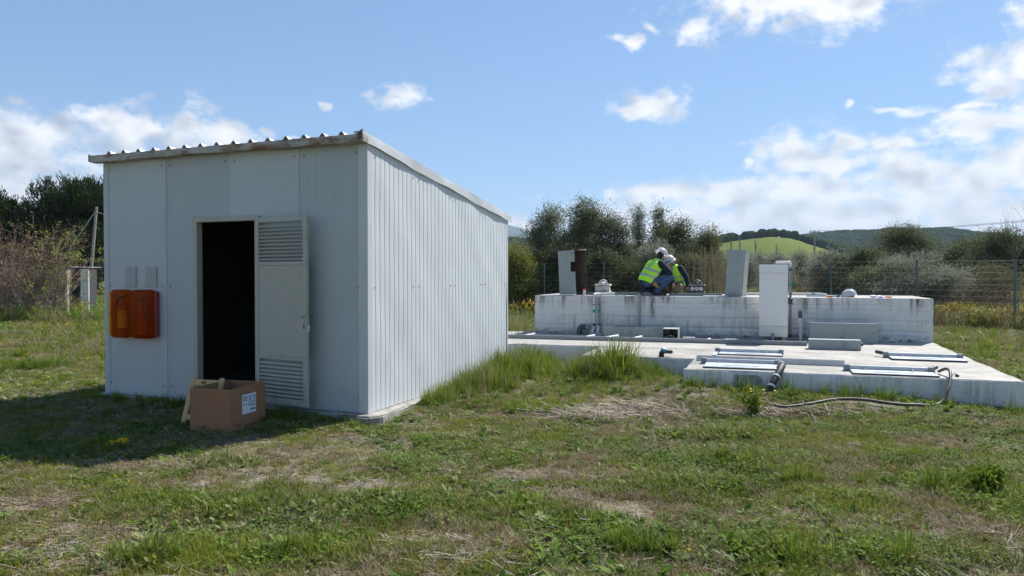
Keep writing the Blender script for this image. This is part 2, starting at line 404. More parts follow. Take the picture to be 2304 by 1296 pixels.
# verge flashing in two lengths
def flash(y0, y1, lift):
    bm = B(); n = 24; cols = []
    for i in range(n+1):
        y = y0+(y1-y0)*i/n; z = rz_(y)+lift; wv = .006*math.sin(y*3.7+lift*90)+.003*math.sin(y*11)
        pr = [(.014+wv*.6, z-.060+wv*.6), (.024+wv, z-.066+wv), (.023+wv*.4, z+.015), (.022, z+.042), (-.09, z+.034), (-.09, z+.028), (.016, z+.034)]
        cols.append([bm.verts.new((x, y, zz)) for x, zz in pr])
    for a, b in zip(cols, cols[1:]):
        for k in range(len(pr)): bm.faces.new((a[k], b[k], b[(k+1) % 7], a[(k+1) % 7]))
    bm.faces.new(cols[0]); bm.faces.new(cols[-1][::-1]); return bm
obj('verge_flashing', flash(-.13, 1.98, .004), trim_paint, shed)
obj('verge_flashing', flash(1.95, 4.13, .009), trim_paint, shed)
# concrete apron under the shed
bm = B(); pts = []
ring = [(-4.0, -.10), (.12, -.15), (.18, -.02), (.13, 1.0), (.09, 4.1), (-4.0, 4.1)]
aprism(bm, ring, -.19, -.006, 'z'); bmesh.ops.bevel(bm, geom=[e for e in bm.edges], offset=.018, segments=2, affect='EDGES')
bmesh.ops.subdivide_edges(bm, edges=[e for e in bm.edges if e.calc_length() > 1], cuts=30)
for v in bm.verts:
    v.co += Vector((.014*math.sin(v.co.y*9+v.co.x*3), .012*math.sin(v.co.x*11+2*v.co.z*40), 0))
obj('concrete_base', bm, concrete, shed)
# door frame and leaf
bm = B()
abox(bm, -2.42, -2.355, -.035, .06, -.003, 2.18, .004); obj('door_jamb', bm, door_paint, shed)
bm = B(); abox(bm, -1.50, -1.455, -.03, .06, -.003, 2.125, .004); obj('door_jamb', bm, door_paint, shed)
bm = B(); abox(bm, -2.43, -1.43, -.04, .06, 2.127, 2.185, .004); obj('door_lintel', bm, door_paint, shed)
bm = B(); abox(bm, -2.352, -1.503, -.03, .05, -.003, .03, .004); obj('threshold', bm, door_paint, shed)
bm = B(); W, t = .82, .038
abox(bm, 0, .05, 0, t, 0, 2.10, .003); abox(bm, W-.06, W, 0, t, 0, 2.10, .003)
for z0, z1 in ((2.045, 2.10), (1.555, 1.60), (.50, .54), (0, .07)): abox(bm, .0505, W-.0605, .001, t-.001, z0, z1, .003)
door = obj('door', bm, door_paint, shed, loc=(-1.46, -.06, .05), rot=(0, 0, -R(9.5)))
bm = B(); abox(bm, .051, W-.061, .008, .022, .541, 1.554); obj('panel', bm, door_paint, door)
bm = B(); abox(bm, -.354, .354, -.003, .003, -.019, .019, .001, rot=(R(-48), 0, 0)); s0 = obj('slat', bm, door_paint, door, loc=(W/2-.004, .018, .10))
zs = [.10+.0445*i for i in range(1, 9)]+[1.628+.0415*i for i in range(10)]
for z in zs: dup(s0, door, loc=(W/2-.004, .018, z))
bm = B(); atube(bm, [(W-.04, -.0, 1.0), (W-.04, -.045, 1.0), (W-.06, -.055, 1.0), (W-.165, -.05, 1.003)], .009, 8); obj('handle', bm, steel, door, smooth=True)
bm = B(); atube(bm, [(W-.04, .04, 1.0), (W-.04, .075, 1.0), (W+.035, .075, 1.0)], .009, 8); obj('handle', bm, steel, door, smooth=True)
bm = B(); abox(bm, W-.052, W-.03, -.006, 0, .86, .91, .003); obj('keyhole_plate', bm, screw_mat, door)
bm = B(); abox(bm, W-.004, W+.028, .005, .022, .83, .90, .003, rot=(0, R(12), 0)); obj('lock_tag', bm, trim_paint, door)
for z in (.2, 1.05, 1.9):
    bm = B(); atube(bm, [(-.012, .03, z-.045), (-.012, .03, z+.045)], .009, 8); obj('hinge', bm, door_paint, door)
# interior floor and screws
bm = B(); abox(bm, -3.85, -.05, .06, 3.95, -.004, .006); obj('floor', bm, M('shed_floor', (.17, .16, .145), .9, var=.3), shed)
bm = B()
for x in (-3.80, -2.93, -2.80, -1.94, -1.80, -.95, -.82, -.13):
    for z in (2.83, 1.36, .14):
        if -2.42 < x < -1.44 and z < 2.2: continue
        if x > -1.44 and x < -.7 and z < 2.2: continue
        atube(bm, [(x, -.012, z), (x, -.004, z)], .008, 8)
for y in (.14, 1.0, 1.13, 2.0, 2.13, 2.98, 3.12, 3.9):
    for z in (1.36, rz_(y)-.16):
        atube(bm, [(.010, y, z), (.002, y, z)], .007, 8)
tag(obj('screws', bm, screw_mat, shed), kind='stuff')

# fire extinguisher covers and the extinguishers inside, notices
def plastic(name, c, op, tc):
    m, nt, P, L = mat_base(name); P.inputs['Base Color'].default_value = (*c, 1); P.inputs['Roughness'].default_value = .22
    tr = nt.nodes.new('ShaderNodeBsdfTransparent'); tr.inputs[0].default_value = (*tc, 1)
    tl = nt.nodes.new('ShaderNodeBsdfTranslucent'); tl.inputs[0].default_value = (*c, 1)
    a = nt.nodes.new('ShaderNodeMixShader'); a.inputs[0].default_value = .4; L(P.outputs[0], a.inputs[1]); L(tl.outputs[0], a.inputs[2])
    ms = nt.nodes.new('ShaderNodeMixShader'); ms.inputs[0].default_value = op; L(tr.outputs[0], ms.inputs[1]); L(a.outputs[0], ms.inputs[2])
    L(ms.outputs[0], nt.nodes['Material Output'].inputs[0]); return m
cover_red = plastic('cover_red', (.46, .115, .008), .28, (.86, .34, .04)); cover_yel = plastic('cover_painted_glow', (.80, .46, .02), .8, (.9, .6, .05)); cover_pink = plastic('cover_pink', (.48, .10, .10), .8, (.8, .3, .3))  # the yellow one paints light passing through the left cover
ext_red = M('ext_red', (.55, .03, .02), .3, var=.05); ext_label = M('ext_label', (.85, .75, .25), .5, var=.1, vscale=30); blk = M('black_rubber', (.02, .02, .022), .6, var=.2)
def rbox(bm, x0, x1, y0, y1, z0, z1, r): return abox(bm, x0, x1, y0, y1, z0, z1, r, seg=4)
def cover(cx, w, lab, back_mat, ex=0, shell=None):
    t = thing('extinguisher_cover', lab, 'extinguisher cover', s2w(cx, -.012, .72), SHED_A)
    rbox(bm := B(), -w/2-.012-ex, w/2+.012, -.07, 0, .02, .58, .03); obj('back_tray', bm, back_mat, t, smooth=True)
    bm = B(); rbox(bm, -w/2, w/2, -.165, -.02, 0, .60, .06)
    for v in bm.verts:
        k = .95+.05*min(1, max(0, (v.co.y+.165)/.05)); v.co.x *= k
    obj('front_shell', bm, shell or cover_red, t, smooth=True)
    for a, b in ((-w/2+.01, -w/2+.045), (w/2-.06, w/2-.015)):
        bm = B(); abox(bm, a, b, -.171, -.165, .295, .305); obj('strap', bm, blk, t)
    if ex:
        bm = B(); rbox(bm, -w/2-.006, -w/2+.05, -.1675, -.03, .03, .57, .026); obj('painted_light_edge', bm, cover_yel, t, smooth=True)  # added edge part, light shining through the plastic painted yellow
    return t
cover(-3.50, .28, 'orange red extinguisher cover nearest the left corner of the shed, with yellow light painted on its rim', cover_yel, .045, plastic('cover_amber', (.42, .13, .008), .26, (.86, .42, .05)))
cover(-3.135, .31, 'orange red extinguisher cover on the side nearer the open door, pinkish side', cover_pink)
def extinguisher(cx, lab, r, labelled):
    t = thing('fire_extinguisher', lab, 'extinguisher', s2w(cx, -.095, .76), SHED_A)
    bm = B(); alathe(bm, [(r*.85, 0), (r, .02), (r, .33), (r*.85, .375), (r*.35, .40), (r*.3, .43)], 20); obj('cylinder', bm, ext_red, t, smooth=True)
    bm = B(); abox(bm, -.02, .02, -.02, .02, .432, .465, .004); abox(bm, -.02, .075, -.014, .014, .467, .482, .004, rot=(0, R(-12), 0)); obj('valve_head', bm, screw_mat, t)
    bm = B(); atube(bm, [(-.02, -.02, .45), (-.055, -.02, .43), (-r-.012, -.02, .36), (-r-.014, -.015, .16)] if labelled else [(.02, -.03, .45), (.05, -.05, .42), (.055, -r*.8, .34), (.075, -r*.7, .2)], .011, 8); obj('hose', bm, blk, t, smooth=True)
    if labelled:
        bm = B(); alathe(bm, [(r+.001, .09), (r+.002, .091), (r+.002, .30), (r+.001, .301)], 20); obj('label_band', bm, ext_label, t, smooth=True)
extinguisher(-3.49, 'red fire extinguisher with broad yellow label inside the left orange cover', .06, True)
extinguisher(-3.165, 'red fire extinguisher with black hose inside the right orange cover', .055, False)
paper = M('paper', (.74, .72, .72), .8, var=.04, vscale=8, dirt=(.66, .62, .63), damt=.3, dscale=8)
for (x0, x1, lab) in ((-3.545, -3.355, 'faded blank notice sheet above the left extinguisher cover'), (-3.205, -3.015, 'faded blank notice sheet above the right extinguisher cover')):
    t = thing('notice_sheet', lab, 'notice', s2w((x0+x1)/2, -.008, 1.355), SHED_A)
    bm = B(); w = (x1-x0)/2; n = 6
    gridv = [[bm.verts.new((-w+2*w*i/n, -.004-.010*(i/n)**3, .255*k)) for k in (0, 1)] for i in range(n+1)]
    for a, b in zip(gridv, gridv[1:]): bm.faces.new((a[0], b[0], b[1], a[1]))
    bmesh.ops.solidify(bm, geom=bm.faces[:], thickness=.002); obj('sheet', bm, paper, t)

# inside the doorway
white_pl = M('white_plastic', (.62, .62, .62), .45, var=.06)
t = thing('plastic_drum', 'pale plastic drum standing in the dark just inside the doorway', 'drum', s2w(-1.86, .85, .006), SHED_A)
bm = B(); alathe(bm, [(.13, 0), (.145, .02), (.15, .16), (.155, .17), (.15, .18), (.15, .34), (.10, .38)], 24); obj('body', bm, white_pl, t, smooth=True)
bm = B(); alathe(bm, [(.102, .382), (.106, .39), (.106, .42), (.05, .425)], 24); obj('lid', bm, blk, t, smooth=True)
t = thing('bottle', 'small pale bottle standing on the drum inside the doorway', 'bottle', s2w(-1.83, .84, .433), SHED_A)
bm = B(); alathe(bm, [(.034, 0), (.036, .01), (.036, .12), (.015, .16), (.015, .19)], 16); obj('body', bm, M('bottle_plastic', (.4, .42, .62), .3), t, smooth=True)
bm = B(); alathe(bm, [(.017, .191), (.017, .21), (.01, .212)], 12); obj('cap', bm, white_pl, t, smooth=True)

# cardboard box and wooden frame by the doorway
card = M('cardboard', (.30, .155, .08), .85, var=.07, vscale=6, bump=.08, bscale=80)
card_in = M('cardboard_inside', (.28, .15, .08), .9, var=.06)
ink = M('print_ink', (.09, .055, .035), .8); lab_white = M('label_white', (.72, .75, .80), .6, var=.03); lab_ink = M('label_ink', (.05, .05, .08), .6)
BX = thing('cardboard_box', 'open brown cardboard box with white address label standing on grass by the doorway', 'box', (-2.815, 7.44, float(gz(-2.9, 7.7))-.01), -R(15.5))
w, d, h, th = .47, .61, .455, .006                      # local: x to the left wall is negative
z0 = -.015
for nm, a in (('end_panel', (-w, 0, 0, th)), ('end_panel', (-w, 0, d-th, d)), ('side_panel', (-th, 0, th+.0005, d-th-.0005)), ('side_panel', (-w, -w+th, th+.0005, d-th-.0005))):
    bm = B(); abox(bm, a[0], a[1], a[2], a[3], z0, h, .0015); obj(nm, bm, card, BX)
bm = B(); abox(bm, -w+th+.001, -th-.001, th+.001, d-th-.001, z0+.002, z0+.01); obj('bottom', bm, card_in, BX)
bm = B()                                                # hand slot outline on the end
for (x0, x1, za, zb) in ((-.33, -.15, .425, .429), (-.33, -.15, .385, .389), (-.33, -.326, .389, .425), (-.154, -.15, .389, .425)): abox(bm, x0, x1, -.0012, .001, za, zb)
obj('hand_slot', bm, M('slot_line', (.20, .11, .06), .9), BX)
bm = B(); abox(bm, -.0005, .0025, .20, .435, .17, .37); lab = obj('label', bm, lab_white, BX)
def marks(items, x=.0028):
    b = B()
    for (y0, y1, za, zb) in items: abox(b, x, x+.0008, y0, y1, za, zb)
    return b
rows = []
for k in range(5):
    z = .345-.011*k
    rows += [(.212+.004*(k % 2), .275+.01*(k % 3), z, z+.005), (.31, .35+.008*((k+1) % 3), z, z+.005), (.385, .425, z, z+.005)]
rows += [(.30, .425, .283, .290), (.265, .425, .262, .267), (.285, .425, .25, .255), (.34, .425, .236, .241)]
obj('print', marks(rows), lab_ink, lab)
def text_mesh(body, size, mat, parent, loc, rot, name='lettering', ext=.0006):
    cu = bpy.data.curves.new(name, 'FONT'); cu.body = body; cu.size = size; cu.extrude = ext; cu.align_x = 'CENTER'; cu.align_y = 'CENTER'
    tmp = bpy.data.objects.new('tmp_text', cu); C.objects.link(tmp); bpy.context.view_layer.update()
    me = bpy.data.meshes.new_from_object(tmp.evaluated_get(bpy.context.evaluated_depsgraph_get())); bpy.data.objects.remove(tmp)
    me.materials.clear(); me.materials.append(mat); o = bpy.data.objects.new(name, me); o.location = loc; o.rotation_euler = rot; return link(o, parent)
text_mesh('CE', .026, lab_ink, lab, (.0032, .228, .268), (R(90), R(180), R(90)))
obj('heading', marks([(.335+.011*k, .343+.011*k, .197-.001*(k % 2), .215) for k in range(8)]), lab_ink, lab)
def icons(parent, P):      # fragile glass, arrow up, umbrella-like handling marks
    b = B()
    for i, k in enumerate((0, 1, 2)):
        o = k*.032
        if i == 0: aprism2 = [(o, .03), (o+.022, .03), (o+.017, .014), (o+.013, .012), (o+.013, .002), (o+.017, 0), (o+.005, 0), (o+.009, .002), (o+.009, .012), (o+.005, .014)]
        elif i == 1: aprism2 = [(o+.004, 0), (o+.018, 0), (o+.018, .022), (o+.022, .022), (o+.011, .036), (o, .022), (o+.004, .022)]
        else: aprism2 = [(o, 0), (o+.022, 0), (o+.022, .036), (o, .036)]
        aprism(b, aprism2, -.0004, .0004)
    return b
o1 = obj('handling_marks', icons(BX, 0), ink, BX, loc=(-.375, -.0008, .045))
o2 = dup(o1, BX, loc=(.0008, .085, .055), rot=(0, 0, R(90)))
wood = M('pale_wood', (.52, .36, .17), .75, var=.15, vscale=14, dirt=(.24, .12, .05), damt=.15, dscale=9, dstretch=(1, 1, 1))
WF = thing('wooden_frame', 'pale timber frame leaning behind the cardboard box', 'frame', (-3.53, 7.93, float(gz(-3.53, 7.93))), -R(20))
WF.rotation_euler = (-R(20), 0, -R(16))
for x in (0, .36):
    bm = B(); abox(bm, x, x+.055, 0, .025, 0, .52, .002); obj('upright', bm, wood, WF)
bm = B(); abox(bm, .0555, .3595, .002, .022, .43, .495, .002); obj('top_rail', bm, wood, WF)
bm = B(); abox(bm, .0555, .3595, .002, .022, .06, .12, .002); obj('bottom_rail', bm, wood, WF)
bm = B(); abox(bm, .145, .205, .0010, .0022, .445, .478); obj('burnt_stamp', bm, M('burnt_stamp', (.22, .08, .03), .8), WF)
# ------------------------------------------------------------------ concrete slab and raised tank
def pix(px, py, z):
    u = (px-1152)/FPX; v = (648-py)/FPX
    d = Vector((u, math.cos(PITCH)+v*math.sin(PITCH), -math.sin(PITCH)+v*math.cos(PITCH)))
    return Vector((0, 0, CAMH))+d*((z-CAMH)/d.z)
def whitewash():
    m, nt, P, L = mat_base('whitewashed_concrete')
    tc = nt.nodes.new('ShaderNodeTexCoord'); co = tc.outputs['Object']
    sep = nt.nodes.new('ShaderNodeSeparateXYZ'); L(co, sep.inputs[0])
    def noise(s, d=5, r=.62, st=None):
        v = co
        if st:
            mp = nt.nodes.new('ShaderNodeMapping'); mp.inputs['Scale'].default_value = st; L(co, mp.inputs['Vector']); v = mp.outputs[0]
        n = nt.nodes.new('ShaderNodeTexNoise'); n.inputs['Scale'].default_value = s; n.inputs['Detail'].default_value = d
        n.inputs['Roughness'].default_value = r; L(v, n.inputs['Vector']); return n.outputs[0]
    def mr(v, a, b, c=0., d=1.):
        r = nt.nodes.new('ShaderNodeMapRange'); r.inputs[1].default_value = a; r.inputs[2].default_value = b
        r.inputs[3].default_value = c; r.inputs[4].default_value = d; L(v, r.inputs[0]); return r.outputs[0]
    def mth(op, a, b, clamp=False):
        n = nt.nodes.new('ShaderNodeMath'); n.operation = op; n.use_clamp = clamp
        for i, v in enumerate((a, b)):
            if isinstance(v, (int, float)): n.inputs[i].default_value = v
            else: L(v, n.inputs[i])
        return n.outputs[0]
    def mix(f, a, b):
        x = nt.nodes.new('ShaderNodeMix'); x.data_type = 'RGBA'; L(f, x.inputs[0])
        for i, v in ((6, a), (7, b)):
            if isinstance(v, tuple): x.inputs[i].default_value = (*v, 1)
            else: L(v, x.inputs[i])
        return x.outputs[2]
    g = nt.nodes.new('ShaderNodeNewGeometry'); sn = nt.nodes.new('ShaderNodeSeparateXYZ'); L(g.outputs['Normal'], sn.inputs[0])
    up = mr(sn.outputs[2], .5, .8)
    base = mix(mr(noise(3.5), .3, .7), (.63, .625, .605), (.72, .715, .70))
    base = mix(mr(noise(26, 4), .52, .74), base, (.54, .535, .51))
    # worn weathered top
    worn = mix(mr(noise(2.2, 6, .7), .36, .62), (.45, .435, .405), (.31, .295, .265))
    worn = mix(mr(noise(60, 3), .5, .8), worn, (.215, .205, .18))
    c = mix(up, base, worn)
    # runs of algae on the vertical faces, and one heavy run
    run = mr(noise(1.9, 6, .72, (5.5, 5.5, .45)), .47, .62)
    run = mth('MULTIPLY', run, mr(noise(1.1, 3, .5), .38, .56))
    run = mth('MULTIPLY', run, mth('MAXIMUM', mr(sep.outputs[2], .40, .74), mr(sep.outputs[2], .37, .45, .45, 0)))
    hv = mth('MULTIPLY', mr(mth('ABSOLUTE', mth('ADD', sep.outputs[0], 5.03), 0), .0, .085, 1, 0), mr(noise(17, 5, .7, (1, 1, .35)), .36, .50))
    hv = mth('MULTIPLY', hv, mr(sep.outputs[2], .28, .48))
    foot = mth('MULTIPLY', mr(sep.outputs[2], .02, .17, 1, 0), mr(noise(7, 5, .7, (1, 1, 3)), .44, .62))
    st = mth('MAXIMUM', mth('MULTIPLY', run, 1.0), mth('MAXIMUM', hv, mth('MULTIPLY', foot, 1.0)))
    st = mth('MULTIPLY', st, mth('SUBTRACT', 1.0, up))
    c = mix(st, c, (.115, .10, .062))
    spots = mth('MULTIPLY', mr(noise(38, 2, .5, (.5, .5, 1.4)), .70, .76), .7)
    c = mix(mth('MULTIPLY', spots, mth('SUBTRACT', 1.0, up)), c, (.14, .13, .11))
    L(c, P.inputs['Base Color']); P.inputs['Roughness'].default_value = .9; P.inputs['Specular IOR Level'].default_value = .2
    b = nt.nodes.new('ShaderNodeBump'); b.inputs['Strength'].default_value = .6; b.inputs['Distance'].default_value = .012
    L(noise(42, 6, .75), b.inputs['Height']); L(b.outputs[0], P.inputs['Normal']); return m
ww = whitewash()
def rough_block(outline, z0, z1, rows, step, amp, grooves=None):
    """closed outline (counter-clockwise) extruded with rough faces; grooves = heights of board joints"""
    bm = B(); ring = []
    n = len(outline)
    for i in range(n):
        a = Vector(outline[i]); b = Vector(outline[(i+1) % n]); k = max(1, int((b-a).length/step)); nrm = Vector((b.y-a.y, a.x-b.x)).normalized()
        for j in range(k): ring.append((a+(b-a)*j/k, nrm, j == 0))
    zs = list(np.linspace(z0, z1-.02, rows))+[z1-.007, z1]
    if grooves:
        zs = [z0]
        for gq in grooves: zs += [gq-.006, gq, gq+.006]
        zs += [z1-.03, z1-.009, z1]
    layers = []
    for li, z in enumerate(zs):
        lay = []
        for k, (p, nrm, corner) in enumerate(ring):
            inset = .012 if li == len(zs)-1 else (.003 if li == len(zs)-2 else 0)
            if grooves and 0 < li < len(zs)-3:
                gi = (li-1)//3
                if (li-1) % 3 == 1: inset += .006*(.2, 1, .35, .8, .15, .6, 1)[gi % 7]*(.4+.9*abs(math.sin(k*.031+gi*1.7)))
                inset += .003*math.sin(gi*2.4)
            s = k*step
            inset += amp*(math.sin(s*3.1+z*4)*.5+math.sin(s*11.7+z*17)*.35+random.uniform(-.5, .5))
            if corner: inset *= .5
            zz = z+(amp*.5*(math.sin(s*5.3)+random.uniform(-.6, .6)) if li >= len(zs)-2 else 0)
            lay.append(bm.verts.new((p.x-nrm.x*inset, p.y-nrm.y*inset, zz)))
        layers.append(lay)
    m = len(ring)
    for a, b in zip(layers, layers[1:]):
        for k in range(m): bm.faces.new((a[k], a[(k+1) % m], b[(k+1) % m], b[k]))
    from mathutils.geometry import tessellate_polygon
    for tri in tessellate_polygon([[Vector((v.co.x, v.co.y, 0)) for v in layers[-1]]]):
        bm.faces.new([layers[-1][i] for i in tri])
    return bm
TZ = (0, 0, TANK_A)
slab = thing('concrete_slab', 'low white painted concrete slab stepped along its front, carrying the hatches', 'concrete slab', t2w(0, 0, 0), TANK_A)
obj('slab_body', rough_block([(-.05, -5.2), (0.02, 0.3), (-9.6, 0.3), (-9.6, -2.55), (-5.58, -2.55), (-5.56, -3.95), (-3.86, -3.98), (-3.9, -5.25)], -.15, SLAB, 6, .06, .009), ww, slab, smooth=True, ang=50)
tank = thing('concrete_tank', 'raised white board-marked concrete tank block the two workers crouch on', 'tank', t2w(0, 0, SLAB), TANK_A)
th_ = TOP-SLAB
obj('tank_body', rough_block([(0, 0), (.02, 2.1), (-7.5, 2.1), (-7.5, 0)], .003, th_, 6, .05, .0022, grooves=[.095*k for k in range(1, 8)]), ww, tank, smooth=True, ang=50)
# mortar patch on the slab front
bm = B(); n = 12
for i in range(n): pass
patch = [(-3.26, .0), (-2.92, .0), (-2.90, .12), (-2.93, .30), (-2.99, .335), (-3.10, .325), (-3.24, .335), (-3.27, .2)]
aprism(bm, patch, -5.262, -5.225); obj('mortar_patch', bm, M('mortar', (.30, .30, .28), .95, var=.3, vscale=9, bump=.6, bscale=40), slab)

# ---- materials of the plant
grey_sheet = M('grey_sheet', (.29, .32, .31), .55, var=.05, vscale=4, dirt=(.19, .20, .19), damt=.2, dscale=3)
grey_dark = M('grey_sheet_dark', (.15, .195, .21), .5, var=.08)
rust_in = M('rust_inside', (.105, .078, .062), .9, var=.3, vscale=6, dirt=(.13, .075, .045), damt=.5, dscale=5)
grey_pvc = M('grey_pvc', (.22, .235, .25), .45, var=.1, vscale=8)
light_pvc = M('light_pvc', (.60, .61, .61), .5, var=.08, vscale=8)
dark_pvc = M('dark_pvc', (.055, .065, .085), .5, var=.2, vscale=8)
galv = M('galvanised', (.42, .46, .50), .42, .55, var=.12, vscale=10)
alu = M('plate_metal', (.42, .455, .49), .45, .25, var=.07, vscale=6)
green_tape = M('green_tape', (.0, .28, .14), .5); cab_white = M('cabinet_white', (.72, .71, .69), .5, var=.03, vscale=2)
cab_base = M('cabinet_base', (.64, .62, .56), .6, var=.05, dirt=(.55, .48, .33), damt=.3, dscale=2.5)
helmet_white = M('helmet_white', (.80, .80, .80), .3, var=.02); rust_red = M('rust_red', (.13, .05, .03), .8, .2, var=.4, vscale=18, dirt=(.3, .27, .24), damt=.4, dscale=12)
cast_white = M('cast_white', (.62, .61, .58), .6, .1, var=.2, vscale=16, dirt=(.25, .2, .16), damt=.4, dscale=10)
red_pl = M('red_plastic', (.55, .03, .03), .4); orange_pl = M('orange_plastic', (.75, .16, .02), .4); blue_pl = M('blue_plastic', (.04, .12, .45), .4)
def tthing(name, label, cat, x, y, z=SLAB, a=0, group=None): return thing(name, label, cat, t2w(x, y, z), TANK_A+a, group)

# ---- hatch covers: plate, hinge rail with end blocks, lugs, stripe
def hatch(x0, x1, yb, yf, lab, side=False, tread=False, back_stub=0):
    t = tthing('hatch_cover', lab, 'hatch', x0, yf); w = x1-x0; d = yb-yf
    bm = B(); abox(bm, .06, w-.02, .0, d-.03, .016, .026, .003); plate = obj('plate', bm, alu, t)
    if tread:
        bm = B(); abox(bm, -.004, .004, -d/2+.02, d/2-.05, -.002, .002); r0 = obj('tread_bar', bm, alu, plate, loc=(.09, d/2-.01, .028))
        for k in range(1, 24): dup(r0, plate, loc=(.09+k*(w-.14)/24, d/2-.01, .028))
    bm = B(); abox(bm, .05, w-.01, .004, d-.026, .002, .0155); obj('rebate', bm, dark_gap, t)
    bm = B(); abox(bm, w*.30, w*.74, d*.30, d*.38, .0265, .034, .002); obj('stripe', bm, M('stripe_white', (.66, .69, .72), .4) if 'stripe_white' not in MATS else MATS['stripe_white'], plate)
    bm = B(); abox(bm, .03, w-.03, d-.02, d+.035, .02, .072, .004); obj('hinge_rail', bm, galv, t)
    for xx in (0, w-.055):
        bm = B(); abox(bm, xx-.01, xx+.06, d-.045, d+.05, .004, .082, .006); obj('end_block', bm, grey_pvc, t)
    for xx in (w*.22, w*.76):
        bm = B(); abox(bm, xx-.012, xx+.012, d-.075, d-.022, .027, .045, .003); obj('lug', bm, galv, t)
    if side:
        bm = B(); abox(bm, -.03, .045, -.25, d-.05, .004, .03, .003); obj('side_strip', bm, galv, t)
    if back_stub:
        bm = B(); atube(bm, [(w+.0 if back_stub > 0 else -.02, d+.055, .06), (w+.05*back_stub if back_stub > 0 else -.09, d+.12, .07)], .028, 10); obj('conduit_stub', bm, dark_pvc, t, smooth=True)
hatch(-3.72, -2.70, -4.50, -5.04, 'ribbed metal hatch cover with black hose at its end, front left of the slab', tread=True)
hatch(-3.62, -2.62, -2.98, -3.32, 'metal hatch cover with broad left side strip, behind the perforated tray', side=True)
hatch(-1.92, -.90, -4.72, -5.12, 'metal hatch cover with grey hose at its end, front right of the slab', back_stub=1)
hatch(-1.20, -.17, -2.84, -3.22, 'metal hatch cover farthest right on the slab near its side edge', back_stub=-1)
# ---- perforated tray between the left hatches
t = tthing('perforated_tray', 'perforated grey cable tray lying across the slab between the left hatches', 'cable tray', -3.82, -4.22, SLAB, -R(1.0))
bm = B(); Lt = 1.95
for z0, z1 in ((.0, .022), (.034, .048), (.060, .072)): abox(bm, 0, Lt, -.003, .001, z0, z1)
for zc, off in ((.028, 0), (.054, .03)):
    k = 0
    while k*.062+off < Lt-.02:
        a = k*.062+off; abox(bm, a, min(a+.03, Lt), -.003, .001, zc-.0061, zc+.0061); k += 1
obj('slotted_side', bm, galv, t)
bm = B(); abox(bm, 0, Lt, .0015, .10, .0, .004); obj('tray_floor', bm, galv, t)
bm = B(); abox(bm, 0, Lt, .099, .103, .0045, .072); abox(bm, 0, Lt, .0, .012, .0725, .075); obj('rear_side', bm, galv, t)
# ---- long trunking across the slab
t = tthing('trunking', 'long grey trunking running across the slab below the tank wall', 'trunking', -8.6, -1.50, SLAB, R(1.6))
xx = [0, 1.55, 2.95, 4.35, 5.4, 6.42]
for a, b in zip(xx, xx[1:]):
    bm = B(); abox(bm, a+.003, b-.003, -.03, .035, .015, .078, .004); obj('length', bm, grey_pvc, t)
for a in xx[1:-1]:
    bm = B(); abox(bm, a-.012, a+.012, -.035, .04, .008, .083, .003); obj('coupling', bm, grey_pvc, t)
bm = B()
abox(bm, 0, 6.4, -.05, .05, .002, .014); obj('bearer', bm, concrete, t)
for i, (x, lab) in enumerate(((-7.25, 'white pipe stub beside the trunking, nearest the shed'), (-6.05, 'white pipe stub behind the trunking, below the twin pipes'), (-5.62, 'fatter white pipe stub by the left end of the long low cover'), (-5.15, 'white pipe stub half hidden by tall grass'), (-3.87, 'tiny white pipe stub right of the open duct'))):
    t = tthing('pipe_stub', lab, 'pipe', x, -1.18, SLAB, R(20)); s = 1.25 if i == 2 else (.6 if i == 4 else 1)
    bm = B(); atube(bm, [(-.12*s, -.1, .035), (.06*s, .02, .06), (.1*s, .04, .065)], .03*s, 10); obj('pipe', bm, light_pvc, t, smooth=True)
    bm = B(); atube(bm, [(.1*s, .04, .06), (.125*s, .05, .03), (.13*s, .05, .004)], .01, 8); obj('clip', bm, galv, t, smooth=True)
# ---- black tray at the foot of the tank wall
def ladder_tray(x0, x1, y, lab):
    t = tthing('cable_tray', lab, 'cable tray', x0, y)
    w = x1-x0; bm = B(); abox(bm, 0, w, -.07, -.066, .002, .012); abox(bm, 0, w, -.07, -.066, .045, .055); obj('rail', bm, grey_pvc, t)
    bm = B(); k = 0
    while k*.045 < w: abox(bm, k*.045, k*.045+.014, -.0695, -.0665, .0125, .0445); k += 1
    tag(obj('slot_webs', bm, grey_pvc, t), kind='stuff')
    bm = B(); abox(bm, 0, w, -.06, -.01, .002, .006); obj('floor', bm, dark_pvc, t)
ladder_tray(-7.6, -6.0, -.02, 'slotted cable tray along the foot of the tank wall, left end'); ladder_tray(-4.35, -2.5, -.02, 'slotted cable tray along the foot of the tank wall, behind the white cabinet')
